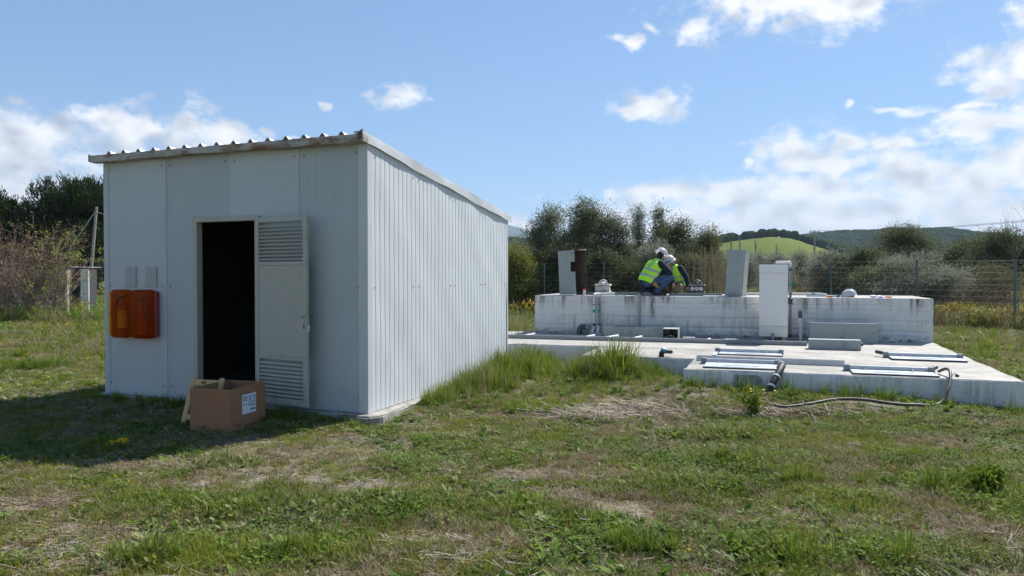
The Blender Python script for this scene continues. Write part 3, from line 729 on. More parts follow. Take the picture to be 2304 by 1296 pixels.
# ---- pipe elbow and the twin risers
t = tthing('pipe_elbow', 'fat dark grey pipe elbow on the slab left of the twin pipes', 'pipe', -6.50, -.16)
bm = B(); atube(bm, [(0, 0, .002), (0, 0, .06)]+arc((.085, 0, .075), .085, math.pi, math.pi/2, 8)+[(.19, 0, .16)], .058, 16); obj('bend', bm, dark_pvc, t, smooth=True)
bm = B(); atube(bm, [(.15, 0, .16), (.215, 0, .16)], .064, 16); obj('socket', bm, grey_pvc, t, smooth=True)
for (x, lab, right) in ((-6.21, 'left one of the twin grey pipes rising up the tank wall', 0), (-6.10, 'right one of the twin grey pipes, bending over onto the tank top', 1)):
    t = tthing('riser_pipe', lab, 'pipe', x, -.075)
    H_ = TOP-SLAB
    top = [(0, 0, H_-.02)]+([(0, .0, H_+.01), (.012, .015, H_+.032), (.05, .05, H_+.038), (.30, .12, H_+.045)] if right else [(0, .0, H_+.01), (.0, .02, H_+.033), (.02, .07, H_+.036), (.10, .14, H_+.036)])
    bm = B(); atube(bm, [(0, 0, .21)]+top[:1], .025, 12); obj('pipe', bm, light_pvc if not right else grey_pvc, t, smooth=True)
    bm = B(); atube(bm, top, .027, 12); obj('top_bend', bm, light_pvc, t, smooth=True)
    bm = B(); atube(bm, [(0, 0, .455), (0, 0, .52)], .0275, 12); obj('green_band', bm, green_tape, t, smooth=True)
    bm = B(); atube(bm, [(0, 0, .615), (0, 0, .63)], .034, 12); obj('bracket', bm, dark_pvc, t, smooth=True)
    bm = B(); atube(bm, [(0, 0, .18), (0, 0, .235)], .033, 12); obj('coupling', bm, dark_pvc, t, smooth=True)
    bm = B(); atube(bm, [(-.005, -.0, .19), (-.02, -.03, .10), (-.028, -.05, .04)], [.03, .034, .036], 12); obj('boot', bm, light_pvc, t, smooth=True)
    bm = B(); abox(bm, -.08, .07, -.10, -.0, .012, .034, .004); obj('foot_plate', bm, light_pvc, t)
t = tthing('wall_channel', 'narrow grey channel fixed upright on the tank wall above the long low cover', 'channel', -5.29, -.012)
bm = B(); abox(bm, -.022, .022, -.028, 0, .20, .85, .003); obj('channel', bm, grey_sheet, t)
bm = B(); abox(bm, -.022, .022, -.027, .25, .8505, .862, .002); obj('top_lip', bm, grey_sheet, t)
# ---- sheet metal covers
def cover_box(name, lab, x, y, z, w, d, h, a=0, roll=0, pitch=0, mat=grey_sheet, top=None, cat='cover'):
    t = tthing(name, lab, cat, x, y, z, a); t.rotation_euler = (pitch, roll, TANK_A+a); th = .006
    for nm, c in (('front', (0, w, 0, th, 0, h)), ('rear', (0, w, d-th, d, 0, h)), ('side', (0, th, th, d-th, 0, h)), ('side', (w-th, w, th, d-th, 0, h))):
        bm = B(); abox(bm, *c, .0012); obj(nm, bm, mat, t)
    bm = B(); abox(bm, -.003, w+.003, -.003, d+.003, h, h+.008, .002); obj('lid', bm, top or mat, t)
    return t
cover_box('long_cover', 'long low grey metal cover lying against the tank wall behind the grass', -5.93, -.50, SLAB, 1.30, .26, .205, top=grey_dark)
cover_box('long_cover', 'tall grey metal cover lying on its long side right of the white cabinet', -2.10, -.46, SLAB, 1.14, .20, .345, top=grey_dark)
t = cover_box('flat_cover', 'long flat grey metal cover in the foreground ending the trunking', -2.19, -1.87, SLAB, .79, .20, .155)
bm = B(); atube(bm, [(.792, .1, .09), (.83, .1, .09)], .03, 10); obj('outlet', bm, dark_pvc, t, smooth=True)
cover_box('upright_cover', 'closed grey metal cover standing upright and tilted on the tank top right of the workers', -3.64, .32, TOP+.012, .345, .30, .92, a=-R(14), roll=R(4.0))
# open C-shaped cover with a notch, rusty inside
t = tthing('open_cover', 'open grey metal cover with a square notch and brown inside, upright on the tank top', 'cover', -7.05, .34, TOP+.008, -R(24)); t.rotation_euler = (0, -R(3.2), TANK_A-R(24))
w, d, h = .44, .42, .93
nt_ = [(0, 0), (w, 0), (w, .47), (w-.115, .47), (w-.115, .68), (w, .68), (w, h), (0, h)]
bm = B(); aprism(bm, nt_, 0, .006); obj('notched_front', bm, grey_sheet, t)
bm = B(); aprism(bm, nt_, .0062, .0095); obj('front_lining', bm, rust_in, t)
bm = B(); abox(bm, 0, w, d-.006, d, 0, h); obj('rear', bm, rust_in, t)
bm = B(); abox(bm, 0, .006, .0098, d-.0065, 0, h); obj('closed_side', bm, rust_in, t)
bm = B(); abox(bm, 0, w-.02, .0098, d-.0065, h-.006, h); obj('top', bm, rust_in, t)
bm = B(); abox(bm, w-.30, w-.08, d-.03, d+.006, h+.001, h+.022, .002); obj('edge_strip', bm, M('cream_foam', (.75, .71, .58), .8), t)
bm = B(); abox(bm, w-.05, w-.005, d-.03, d+.006, h+.001, h+.022, .002); obj('edge_strip', bm, MATS['cream_foam'], t)
# open duct
t = tthing('open_duct', 'short open ended grey metal duct with pipes inside on the slab', 'duct', -4.72, -.86); w, d, h, th = .29, .62, .205, .006
for nm, c in (('side', (0, th, 0, d, 0, h)), ('side', (w-th, w, 0, d, 0, h)), ('top', (0, w, 0, d, h, h+th)), ('base', (th, w-th, 0, d, 0, th)), ('rear', (th, w-th, d-th, d, th, h))):
    bm = B(); abox(bm, *c, .001); obj(nm, bm, grey_sheet if nm != 'base' else grey_dark, t)
for x in (.07, .20):
    bm = B(); atube(bm, [(x, .05, .05), (x, .4, .06)], .035, 12); obj('pipe_end', bm, dark_pvc, t, smooth=True)
bm = B(); atube(bm, [(.1, .1, .06), (.14, .09, .085), (.19, .12, .06)], .008, 6); obj('cable', bm, light_pvc, t, smooth=True)
t = tthing('metal_bracket', 'small flat grey metal bracket beside the open duct', 'bracket', -4.36, -.66); bm = B()
abox(bm, 0, .22, 0, .10, .03, .045, .003); obj('plate', bm, cast_white, t); bm = B(); abox(bm, .02, .20, .01, .03, .0, .0295); obj('foot', bm, grey_pvc, t)
# ---- white cabinet on timber bearers
t = tthing('control_cabinet', 'tall white cabinet on timber bearers standing against the tank wall', 'cabinet', -2.985, -.57); w, d = .505, .40
for x in (.03, w-.10):
    bm = B(); abox(bm, x, x+.07, .01, d-.01, .001, .085, .003); obj('bearer', bm, M('old_timber', (.30, .25, .17), .9, var=.25) if 'old_timber' not in MATS else MATS['old_timber'], t)
bm = B(); abox(bm, 0, w, 0, d, .087, .282, .006); obj('plinth', bm, cab_base, t)
bm = B(); abox(bm, .002, w-.002, .004, d-.002, .2835, 1.265, .006); obj('body', bm, cab_white, t)
bm = B(); abox(bm, -.002, w+.002, -.002, d, 1.2685, 1.42, .008); obj('lid', bm, cab_white, t)
bm = B(); abox(bm, .004, w-.004, .006, d-.01, 1.2652, 1.2683); abox(bm, .004, w-.004, .004, d-.01, .2822, .2833); obj('joint', bm, M('yellowed', (.42, .36, .2), .8), t)
bm = B(); atube(bm, [(.245, -.045, .002), (.245, -.045, .085)]+arc((.245, -.0, .085), .045, math.pi, math.pi/2, 5, 'yz'), .028, 12); obj('drain_pipe', bm, grey_pvc, t, smooth=True)
# ---- pipe run beside the cabinet
t = tthing('overhead_pipe', 'grey pipe with green band rising beside the cabinet and looping over its top', 'pipe', -2.425, -.115)
bm = B(); atube(bm, [(0, 0, .10), (0, 0, 1.38)], .025, 12); obj('riser', bm, grey_pvc, t, smooth=True)
bm = B(); atube(bm, [(0, 0, 1.38), (0, 0, 1.43)]+arc((-.04, 0, 1.43), .04, 0, math.pi/2, 5)+[(-.26, 0, 1.47)], .026, 12); obj('loop', bm, light_pvc, t, smooth=True)
bm = B(); atube(bm, [(-.26, 0, 1.47), (-.29, 0, 1.455), (-.30, 0, 1.40), (-.30, 0, 1.2)], .026, 12); obj('loop_end', bm, grey_pvc, t, smooth=True)
for z, m, r, hh in ((1.05, green_tape, .0275, .055), (1.33, dark_pvc, .032, .03), (.875, dark_pvc, .034, .02), (.08, dark_pvc, .045, .05)):
    bm = B(); atube(bm, [(0, 0, z-hh/2), (0, 0, z+hh/2)], r, 12); obj('band' if m is green_tape else 'collar', bm, m, t, smooth=True)
bm = B(); alathe(bm, [(.035, .68), (.046, .69), (.046, .715), (.038, .72), (.038, .745), (.048, .75), (.048, .785), (.03, .80)], 14); obj('valve', bm, dark_pvc, t, smooth=True)
bm = B(); atube(bm, [(.02, 0, .08), (.30, 0, .085)], .024, 10); obj('foot_branch', bm, grey_pvc, t, smooth=True)
t = tthing('sensor_post', 'white post pipe with a dark sensor head between cabinet and grey cover', 'sensor', -2.245, -.20)
bm = B(); atube(bm, [(0, 0, .002), (0, 0, .235)], .033, 14); obj('sleeve', bm, light_pvc, t, smooth=True)
bm = B(); atube(bm, [(0, 0, .235), (-.01, 0, .42)], [.024, .02], 12); obj('stem', bm, light_pvc, t, smooth=True)
bm = B(); abox(bm, -.042, .028, -.03, .03, .425, .55, .012); obj('head', bm, dark_pvc, t)
bm = B(); atube(bm, [(-.008, 0, .552), (-.01, 0, .585)], .03, 12); obj('cap', bm, grey_pvc, t, smooth=True)
t = tthing('floor_pipe', 'jointed grey and white pipe lying on the slab in front of the cabinet', 'pipe', -3.62, -.95)
xs_ = [(0, .05, dark_pvc, .034), (.05, .28, light_pvc, .026), (.28, .31, grey_pvc, .033), (.31, .44, grey_pvc, .027), (.44, .51, green_tape, .0275), (.51, .80, grey_pvc, .027), (.80, .86, dark_pvc, .034)]
for a, b, m, r in xs_:
    bm = B(); atube(bm, [(a, 0, .035), (b, .0, .035)], r, 12); obj('band' if m is green_tape else ('coupling' if r > .03 else 'length'), bm, m, t, smooth=True)
# ---- hoses and bits on the slab front
def smooth_path(pts, n=8):
    P = [Vector(p) for p in pts]; out = []
    for i in range(len(P)-1):
        p0, p1, p2, p3 = P[max(i-1, 0)], P[i], P[i+1], P[min(i+2, len(P)-1)]
        for k in range(n):
            t = k/n; out.append(.5*((2*p1)+(p2-p0)*t+(2*p0-5*p1+4*p2-p3)*t*t+(3*p1-p0-3*p2+p3)*t**3))
    return out+[P[-1]]
o = t2w(-2.70, -4.9)
t = thing('black_hose', 'thick black corrugated hose hanging from the front left hatch to the ground', 'hose', o)
pw = [t2w(-2.70, -4.72, SLAB+.055), t2w(-2.68, -4.95, SLAB+.065), t2w(-2.70, -5.16, SLAB+.05), t2w(-2.78, -5.36, SLAB-.08), t2w(-2.88, -5.52, .10), t2w(-2.95, -5.62, .02)]
pp = smooth_path([p-o for p in pw], 10); bm = B(); atube(bm, pp, [.040+.004*(i % 2) for i in range(len(pp))], 12); obj('hose', bm, blk, t, smooth=True)
bm = B(); atube(bm, [pp[4], pp[11]], .047, 14); obj('cuff', bm, grey_pvc, t, smooth=True)
for k in (27, 33):
    bm = B(); atube(bm, [pp[k], pp[k+1]], .048, 12); obj('tie', bm, light_pvc, t, smooth=True)
o = t2w(-.82, -4.9)
def onground(px, py):
    p = pix(px, py, .13); p.z = float(gz(p.x, p.y))+.045; return p
t = thing('grey_hose', 'weathered grey hose curving down from the front right hatch and lying along the slab', 'hose', o)
pw = [t2w(-.84, -4.70, SLAB+.03), t2w(-.80, -4.88, SLAB+.085), t2w(-.80, -5.10, SLAB+.07), t2w(-.86, -5.33, SLAB-.08), t2w(-1.0, -5.52, .12), onground(2060, 912), onground(2010, 911), onground(1940, 906), onground(1880, 904), onground(1820, 907), onground(1765, 909), onground(1735, 906)]
pp = smooth_path([p-o for p in pw], 8); bm = B(); atube(bm, pp, .018, 10); obj('hose', bm, M('old_hose', (.06, .057, .048), .55, var=.35, vscale=6), t, smooth=True)
t = tthing('valve_fitting', 'black and teal valve fitting lying at the slab edge by the tall grass', 'valve', -4.36, -3.80)
bm = B(); atube(bm, [(0, -.06, .0), (0, -.04, .05), (.02, 0, .075)], .04, 12); obj('elbow', bm, blk, t, smooth=True)
bm = B(); atube(bm, [(.0, -.02, .10), (.05, .0, .085)], .045, 12); obj('union', bm, M('teal', (.05, .30, .33), .4), t, smooth=True)
bm = B(); abox(bm, .05, .16, -.03, .03, .05, .10, .008); obj('body', bm, dark_pvc, t)
t = tthing('hose_clip', 'tiny dark hose clip lying beside the grey hose on the slab', 'clip', -.70, -4.98); bm = B(); abox(bm, -.02, .02, -.02, .02, .002, .035, .006, rot=(0, R(25), 0)); obj('body', bm, rust_red, t)
bm = B(); atube(bm, [(.0, 0, .03), (-.03, .0, .05), (-.06, -.01, .01)], .006, 6); obj('wire', bm, galv, t)

# ---- on the tank top
def unit(x, y, lab, m, mt):
    t = tthing('flanged_meter', lab, 'meter', x, y, TOP)
    bm = B(); abox(bm, -.13, .13, -.1, .1, .02, .06, .008); obj('base', bm, m, t)
    for sx in (-.09, 0, .09):
        bm = B(); atube(bm, [(sx, 0, .0), (sx, 0, .02)], .02, 10); obj('foot', bm, m, t)
    bm = B(); abox(bm, -.16, .16, -.12, .12, .06, .085, .006); obj('lower_flange', bm, mt, t)
    bm = B(); abox(bm, -.14, .14, -.1, .1, .086, .20, .012); obj('body', bm, m, t)
    for sx in (-.085, .005, .09):
        bm = B(); atube(bm, [(sx, -.101, .145), (sx, -.118, .145)], .042, 18); obj('port', bm, cast_white, t, smooth=True)
    bm = B(); abox(bm, -.165, .165, -.12, .12, .201, .232, .006); obj('upper_flange', bm, mt, t)
    for sx in (-.145, -.07, .07, .145):
        bm = B(); atube(bm, [(sx, -.105, .05), (sx, -.105, .25)], .010, 8); obj('bolt', bm, m, t)
    bm = B(); atube(bm, arc((0, 0, .232), .09, 0, math.pi, 12), .014, 8); obj('hoop', bm, mt, t, smooth=True)
    bm = B(); alathe(bm, [(.075, .233), (.072, .262), (.045, .285), (.015, .292)], 18); obj('dome', bm, m, t, smooth=True)
unit(-6.20, .80, 'whitish bolted meter box with round ports left of the workers on the tank top', cast_white, cast_white)
unit(-4.22, .80, 'rusty brown bolted meter box with round ports right of the workers', rust_red, grey_dark)
def bar(name, lab, x, y, z, w, d, h, m, a=0, cat='bar'):
    t = tthing(name, lab, cat, x, y, z, a); bm = B(); abox(bm, 0, w, 0, .008, 0, h, .001); obj('web', bm, m, t); bm = B(); abox(bm, 0, w, .0085, d, h-.006, h, .001); obj('flange', bm, galv, t)
bar('angle_rail', 'long low steel rail on the tank top behind the whitish meter box', -6.75, .62, TOP, 1.55, .05, .062, grey_dark, 0)
bar('angle_rail', 'dark steel angle lying on the tank top in front of the rusty meter box', -4.75, .40, TOP, 1.05, .06, .055, grey_dark, 0)
bar('angle_rail', 'pale steel rail on the tank top behind the white hard hat', -2.1, .75, TOP, .80, .04, .03, galv, R(2))
t = tthing('top_conduit', 'pale conduit lying along the tank top behind the white cabinet, bent at its end', 'conduit', -3.25, 1.45, TOP)
bm = B(); atube(bm, [(0, 0, .03), (1.42, .05, .035)]+[(1.50, .05, .03), (1.55, .0, .025), (1.56, -.12, .025)], .026, 10); obj('pipe', bm, light_pvc, t, smooth=True)
bm = B(); atube(bm, [(1.3, .05, .034), (1.36, .05, .034)], .032, 10); obj('coupling', bm, grey_pvc, t, smooth=True)
for (x, lab) in ((-5.76, 'left flat steel strip lying on the tank top'), (-5.62, 'right flat steel strip lying on the tank top')):
    t = tthing('steel_strip', lab, 'strip', x, .18, TOP, R(24)); bm = B(); abox(bm, 0, .035, 0, .36, .002, .012); abox(bm, 0, .004, 0, .36, .0125, .03); obj('strip', bm, galv, t)
t = tthing('steel_plate', 'flat grey steel plate under the front worker on the tank top', 'plate', -5.28, .22, TOP); bm = B(); abox(bm, 0, .42, 0, .4, .002, .02, .002); obj('plate', bm, grey_dark, t)
bm = B(); abox(bm, 0, .42, .38, .4, .0205, .05); obj('lip', bm, grey_dark, t)
t = tthing('white_plate', 'pale flat sheet lying on the tank top beside the dark steel angle', 'sheet', -4.05, .10, TOP); bm = B(); abox(bm, 0, .42, 0, .25, .002, .012, .002); obj('sheet', bm, light_pvc, t)
bm = B(); abox(bm, .0, .42, .252, .256, .002, .02); obj('lip', bm, galv, t)
def helmet_bm(bm, r=1.0, sx=.112, sy=.135, sz=.125, brim=True):
    prof = []
    n, mrow = 24, 9; rings = []
    for i in range(mrow):
        a = (math.pi/2)*i/(mrow-1)*.985; rings.append((math.cos(a)**.8, math.sin(a)))
    vs_ = [[bm.verts.new((sx*c*math.cos(2*math.pi*k/n), sy*c*math.sin(2*math.pi*k/n), sz*s)) for k in range(n)] for c, s in rings]
    for A, Bq in zip(vs_, vs_[1:]):
        for k in range(n): bm.faces.new((A[k], A[(k+1) % n], Bq[(k+1) % n], Bq[k]))
    bm.faces.new(vs_[-1])
    br = []                                           # rim all round, longer over the brow (+y)
    for k in range(n):
        a = 2*math.pi*k/n; f = max(0, math.sin(a))**3
        br.append(bm.verts.new(((sx+.012)*math.cos(a), (sy+.012+.05*f)*math.sin(a), -.010-.012*f)))
    for k in range(n): bm.faces.new((br[k], br[(k+1) % n], vs_[0][(k+1) % n], vs_[0][k]))
    return bm
def helmet(parent, name='shell', loc=None, rot=None, m=None):
    bm = B(); helmet_bm(bm); bmesh.ops.solidify(bm, geom=bm.faces[:], thickness=.003)
    h = obj(name, bm, m or helmet_white, parent, smooth=True, loc=loc, rot=rot, ang=60)
    bm = B()
    for k in range(7):
        pass
    pts = [(0, -.128*math.cos(math.pi*t/10-math.pi/2+0)*0+.132*math.cos(math.pi*t/10), .006+.122*math.sin(math.pi*t/10)) for t in range(1, 10)]
    atube(bm, pts, .011, 6); obj('ridge', bm, m or helmet_white, h, smooth=True)
    return h
t = tthing('hard_hat', 'white hard hat lying by itself on the tank top', 'hard hat', -1.36, .30, TOP+.012, R(70))
helmet(t, rot=(R(-8), 0, 0), loc=(0, 0, .02)); bm = B(); alathe(bm, [(.085, .0), (.088, .02), (.085, .045)], 20); obj('headband', bm, blk, t)
t = tthing('spray_can', 'small white spray can with a red cap on the left of the tank top', 'can', -6.46, .12, TOP)
bm = B(); alathe(bm, [(.028, 0), (.030, .004), (.030, .10), (.024, .112)], 16); obj('can', bm, light_pvc, t, smooth=True); bm = B(); alathe(bm, [(.024, .1125), (.024, .14), (.018, .148)], 16); obj('cap', bm, red_pl, t, smooth=True)
t = tthing('screwdriver', 'orange handled screwdriver lying left of the lone hard hat', 'screwdriver', -1.76, .22, TOP, R(8))
bm = B(); atube(bm, [(0, 0, .02), (.10, 0, .02)], [.016, .02], 10); obj('handle', bm, orange_pl, t, smooth=True); bm = B(); atube(bm, [(.1, 0, .02), (.2, .0, .012)], .006, 8); obj('shank', bm, blk, t)
t = tthing('tape_roll', 'small blue roll beside the lone hard hat', 'roll', -1.56, .22, TOP); bm = B(); atube(bm, [(0, -.02, .03), (0, .02, .03)], .028, 14); obj('roll', bm, blue_pl, t, smooth=True); bm = B(); atube(bm, [(0, -.022, .03), (0, -.0202, .03)], .014, 12); obj('core', bm, dark_pvc, t)
t = tthing('glue_tube', 'white tube lying with the scraps at the right of the tank top', 'tube', -.98, .35, TOP, R(10)); bm = B(); atube(bm, [(0, 0, .025), (.08, 0, .025)], .024, 12); obj('tube', bm, helmet_white, t, smooth=True); bm = B(); atube(bm, [(-.03, 0, .025), (-.001, 0, .025)], .01, 8); obj('nozzle', bm, helmet_white, t)
t = tthing('blue_pliers', 'blue handled pliers among the scraps at the right of the tank top', 'pliers', -.88, .33, TOP, R(20))
bm = B(); atube(bm, [(0, 0, .02), (.06, .02, .03), (.11, .01, .02)], .013, 8); obj('grip', bm, blue_pl, t, smooth=True); bm = B(); atube(bm, [(0, .01, .02), (.06, -.03, .015), (.1, -.035, .015)], .012, 8); obj('grip', bm, blue_pl, t, smooth=True)
t = tthing('orange_pliers', 'orange handled pliers at the far right of the scraps on the tank top', 'pliers', -.74, .36, TOP, R(-10))
bm = B(); atube(bm, [(0, 0, .02), (.05, .02, .025), (.12, .015, .02)], .011, 8); obj('grip', bm, orange_pl, t, smooth=True); bm = B(); atube(bm, [(0, .01, .02), (.05, -.03, .015), (.11, -.03, .015)], .011, 8); obj('grip', bm, orange_pl, t, smooth=True)
# ------------------------------------------------------------------ ground cover
def scatter(name, label_kind, protos, P, rot, scl, idx, mat_kind='stuff'):
    """one object that holds many small plants: a point mesh instanced through geometry nodes"""
    col = bpy.data.collections.new('src_'+name)
    for i, (nm, V, F, m) in enumerate(protos):
        me = bpy.data.meshes.new(nm); me.from_pydata(V, [], F)
        if nm == 'crown': me.polygons.foreach_set('use_smooth', [True]*len(me.polygons))
        for mm in (m if isinstance(m, list) else [m]): me.materials.append(mm)
        o = bpy.data.objects.new('%s_%02d' % (nm, i), me); col.objects.link(o)
    order = sorted(range(len(col.objects)), key=lambda i: col.objects[i].name)
    remap = {p: k for k, p in enumerate(order)}
    idx = np.array([remap[int(i)] for i in idx], dtype=np.int32)
    me = bpy.data.meshes.new(name); n = len(P)
    me.vertices.add(n); me.vertices.foreach_set('co', np.asarray(P, np.float32).ravel())
    for an, ty, data in (('rot', 'FLOAT_VECTOR', np.asarray(rot, np.float32).ravel()), ('scl', 'FLOAT', np.asarray(scl, np.float32)), ('pick', 'INT', idx)):
        a = me.attributes.new(an, ty, 'POINT'); a.data.foreach_set('vector' if ty == 'FLOAT_VECTOR' else 'value', data)
    o = link(bpy.data.objects.new(name, me)); tag(o, kind='stuff')
    ng = bpy.data.node_groups.new('scatter_'+name, 'GeometryNodeTree')
    ng.interface.new_socket('Geometry', in_out='INPUT', socket_type='NodeSocketGeometry'); ng.interface.new_socket('Geometry', in_out='OUTPUT', socket_type='NodeSocketGeometry')
    N = ng.nodes.new; L = ng.links.new
    gi = N('NodeGroupInput'); go = N('NodeGroupOutput'); ip = N('GeometryNodeInstanceOnPoints'); ci = N('GeometryNodeCollectionInfo')
    ci.inputs[0].default_value = col; ci.inputs['Separate Children'].default_value = True; ci.inputs['Reset Children'].default_value = True
    def attr(nm, ty):
        a = N('GeometryNodeInputNamedAttribute'); a.data_type = ty; a.inputs[0].default_value = nm; return a.outputs[0]
    e = N('FunctionNodeEulerToRotation'); L(attr('rot', 'FLOAT_VECTOR'), e.inputs[0])
    L(gi.outputs[0], ip.inputs['Points']); L(ci.outputs[0], ip.inputs['Instance']); ip.inputs['Pick Instance'].default_value = True
    L(attr('pick', 'INT'), ip.inputs['Instance Index']); L(e.outputs[0], ip.inputs['Rotation']); L(attr('scl', 'FLOAT'), ip.inputs['Scale'])
    L(ip.outputs[0], go.inputs[0]); md = o.modifiers.new('scatter', 'NODES'); md.node_group = ng
    return o
def rr(a, b): return random.uniform(a, b)
def blades(n, h0, h1, w, spread, lean, segs=3, flat=0.0):
    V, F = [], []
    for _ in range(n):
        a = rr(0, 6.283); r = spread*math.sqrt(random.random()); bx, by = r*math.cos(rr(0, 6.283)), r*math.sin(rr(0, 6.283))
        h = rr(h0, h1); ln = rr(.15, 1)*lean; ww = w*rr(.6, 1.2); ca, sa = math.cos(a), math.sin(a); px, py = -sa, ca; tw = rr(-.6, .6)
        base = len(V)
        for s in range(segs+1):
            t = s/segs; out = ln*h*t**1.7; z = h*(t-.35*ln*t*t)*(1-flat)+.004; wd = ww*(1-t**1.5)*.5+.0003
            q = tw*t; dx, dy = px*math.cos(q)-py*math.sin(q), px*math.sin(q)+py*math.cos(q)
            cx, cy = bx+ca*out, by+sa*out
            if s == segs: V.append((cx, cy, z))
            else: V += [(cx-dx*wd, cy-dy*wd, z), (cx+dx*wd, cy+dy*wd, z)]
        for s in range(segs-1): k = base+2*s; F.append((k, k+1, k+3, k+2))
        k = base+2*(segs-1); F.append((k, k+1, k+2))
    return V, F
def rosette(n, l0, l1, wr, up, stem=0.0, spread=.01):
    V, F = [], []
    for i in range(n):
        a = rr(0, 6.283); L_ = rr(l0, l1); w = L_*wr*rr(.8, 1.2); e = rr(.1, up); ca, sa = math.cos(a), math.sin(a)
        ox, oy = rr(-spread, spread), rr(-spread, spread); oz = rr(.2, 1)*stem; b = len(V); roll = rr(-.5, .5)
        for (t, ws) in ((0, .12), (.3, .75), (.62, 1.0), (.88, .6)):
            z = oz+L_*(t*math.sin(e)-.35*t*t*math.sin(e)); r = L_*t*math.cos(e)
            V += [(ox+ca*r-sa*w*ws*.5, oy+sa*r+ca*w*ws*.5, z+roll*w*ws*.3+.004), (ox+ca*r, oy+sa*r, z-.12*w*ws+.004), (ox+ca*r+sa*w*ws*.5, oy+sa*r-ca*w*ws*.5, z-roll*w*ws*.3+.004)]
        r = L_*math.cos(e); V.append((ox+ca*r, oy+sa*r, oz+L_*.62*math.sin(e)+.004))
        for s in range(3):
            k = b+3*s; F += [(k, k+1, k+4, k+3), (k+1, k+2, k+5, k+4)]
        k = b+9; F += [(k, k+1, k+3), (k+1, k+2, k+3)]
    return V, F
def straw(n, l0, l1, w, spread):
    V, F = [], []
    for _ in range(n):
        a = rr(0, 6.283); L_ = rr(l0, l1); x, y = rr(-spread, spread), rr(-spread, spread); e = rr(-.05, .28); ca, sa = math.cos(a), math.sin(a); ww = w*rr(.5, 1.3); b = len(V); bend = rr(-.25, .25)
        for s in range(3):
            t = s/2-.5; ox = ca*L_*t-sa*bend*L_*t*t; oy = sa*L_*t+ca*bend*L_*t*t; z = .006+abs(e)*L_*(t+.5)
            V += [(x+ox-sa*ww/2, y+oy+ca*ww/2, z), (x+ox+sa*ww/2, y+oy-ca*ww/2, z+ww*.4)]
        F += [(b, b+1, b+3, b+2), (b+2, b+3, b+5, b+4)]
    return V, F
def flower(h, stems, petals=5, pr=.011, col2=True):
    V, F, mi = [], [], []
    for _ in range(stems):
        a = rr(0, 6.283); ln = rr(0, .35)*h; hh = h*rr(.6, 1.1); tx, ty = ln*math.cos(a), ln*math.sin(a); b = len(V); w = .0022
        V += [(-w, 0, 0), (w, 0, 0), (tx+w, ty, hh), (tx-w, ty, hh), (0, -w, 0), (0, w, 0), (tx, ty+w, hh), (tx, ty-w, hh)]
        F += [(b, b+1, b+2, b+3), (b+4, b+5, b+6, b+7)]; mi += [0, 0]
        for _k in range(3):
            c = (tx*(1-.12*_k)+rr(-.012, .012)*(_k > 0), ty*(1-.12*_k)+rr(-.012, .012)*(_k > 0), hh*(1-.07*_k))
            b = len(V); V.append((c[0], c[1], c[2]-.002)); tl = rr(-.5, .5); n = petals*2
            for p in range(n):
                q = 6.283*p/n; r = pr*(1 if p % 2 == 0 else .55)*rr(.85, 1.15); V.append((c[0]+r*math.cos(q), c[1]+r*math.sin(q), c[2]+.004+tl*r*math.cos(q)))
            for p in range(n): F.append((b, b+1+p, b+1+(p+1) % n)); mi.append(1)
    return V, F, mi
def pebble():
    bm = B(); bmesh.ops.create_icosphere(bm, subdivisions=1, radius=.5)
    for v in bm.verts: v.co *= rr(.7, 1.2); v.co.z *= .6
    V = [tuple(v.co) for v in bm.verts]; F = [tuple(x.index for x in f.verts) for f in bm.faces]; bm.free(); return V, F

g_lawn = leafmat('grass_short', (.062, .098, .010), (.255, .285, .04), .43, .6, .12, patch=.9, mode='object')
g_lush = leafmat('grass_lush', (.06, .105, .008), (.22, .29, .035), .45, .5, .2, patch=1.2)
g_dry = leafmat('grass_dry', (.18, .14, .08), (.40, .335, .215), .3, .8, .08, patch=2.0)
g_herb = leafmat('herb_leaf', (.06, .12, .012), (.16, .25, .034), .38, .6, .12, patch=1.5, mode='object')
g_pale = leafmat('herb_pale', (.12, .165, .05), (.24, .28, .11), .3, .6, .12, patch=1.5, mode='object')
g_straw = leafmat('straw', (.18, .142, .11), (.44, .385, .315), .2, .8, .1, patch=3)
g_brown = leafmat('dead_brown', (.11, .062, .03), (.22, .13, .06), .2, .8, .1, patch=3)
yel = M('petal_yellow', (.80, .60, .01), .6, var=.08); orange_pet = M('petal_orange', (.80, .36, .01), .6); stem_g = M('stem_green', (.10, .15, .03), .6)
stone = M('pebble', (.40, .37, .33), .9, var=.35, vscale=.6)
HOSE = [(pix(a, b, .13).x, pix(a, b, .13).y) for a, b in ((2060, 912), (2010, 911), (1940, 906), (1880, 904), (1820, 907), (1765, 909))]
# where nothing grows
def blocked(x, y, m=.0):
    a, b = w2l(x, y, SHED_O, SHED_A); r = (a > -4.02-m) & (a < .18+m) & (b > -.13-m) & (b < 4.1)
    c, d = w2l(x, y, TANK_O, TANK_A)
    r |= (c < .0+m) & (c > -9.6) & (d < 2.1) & (((c > -3.9-m) & (d > -5.22-m)) | ((c > -5.57-m) & (d > -3.96-m)) | (d > -2.55-m))
    r |= (c > -7.5) & (c < 0) & (d > 0) & (d < 2.15)
    bx, by = x+2.815, y-7.44; ca, sa = math.cos(-R(15.5)), math.sin(-R(15.5)); u, v = bx*ca+by*sa, -bx*sa+by*ca
    r |= (u > -.48) & (u < .01) & (v > -.01) & (v < .62)
    for (hx, hy), (kx, ky) in zip(HOSE, HOSE[1:]):
        t = np.clip(((x-hx)*(kx-hx)+(y-hy)*(ky-hy))/((kx-hx)**2+(ky-hy)**2), 0, 1); r |= np.hypot(x-hx-t*(kx-hx), y-.05-hy-t*(ky-hy)) < .09*(m > 0)
    return r
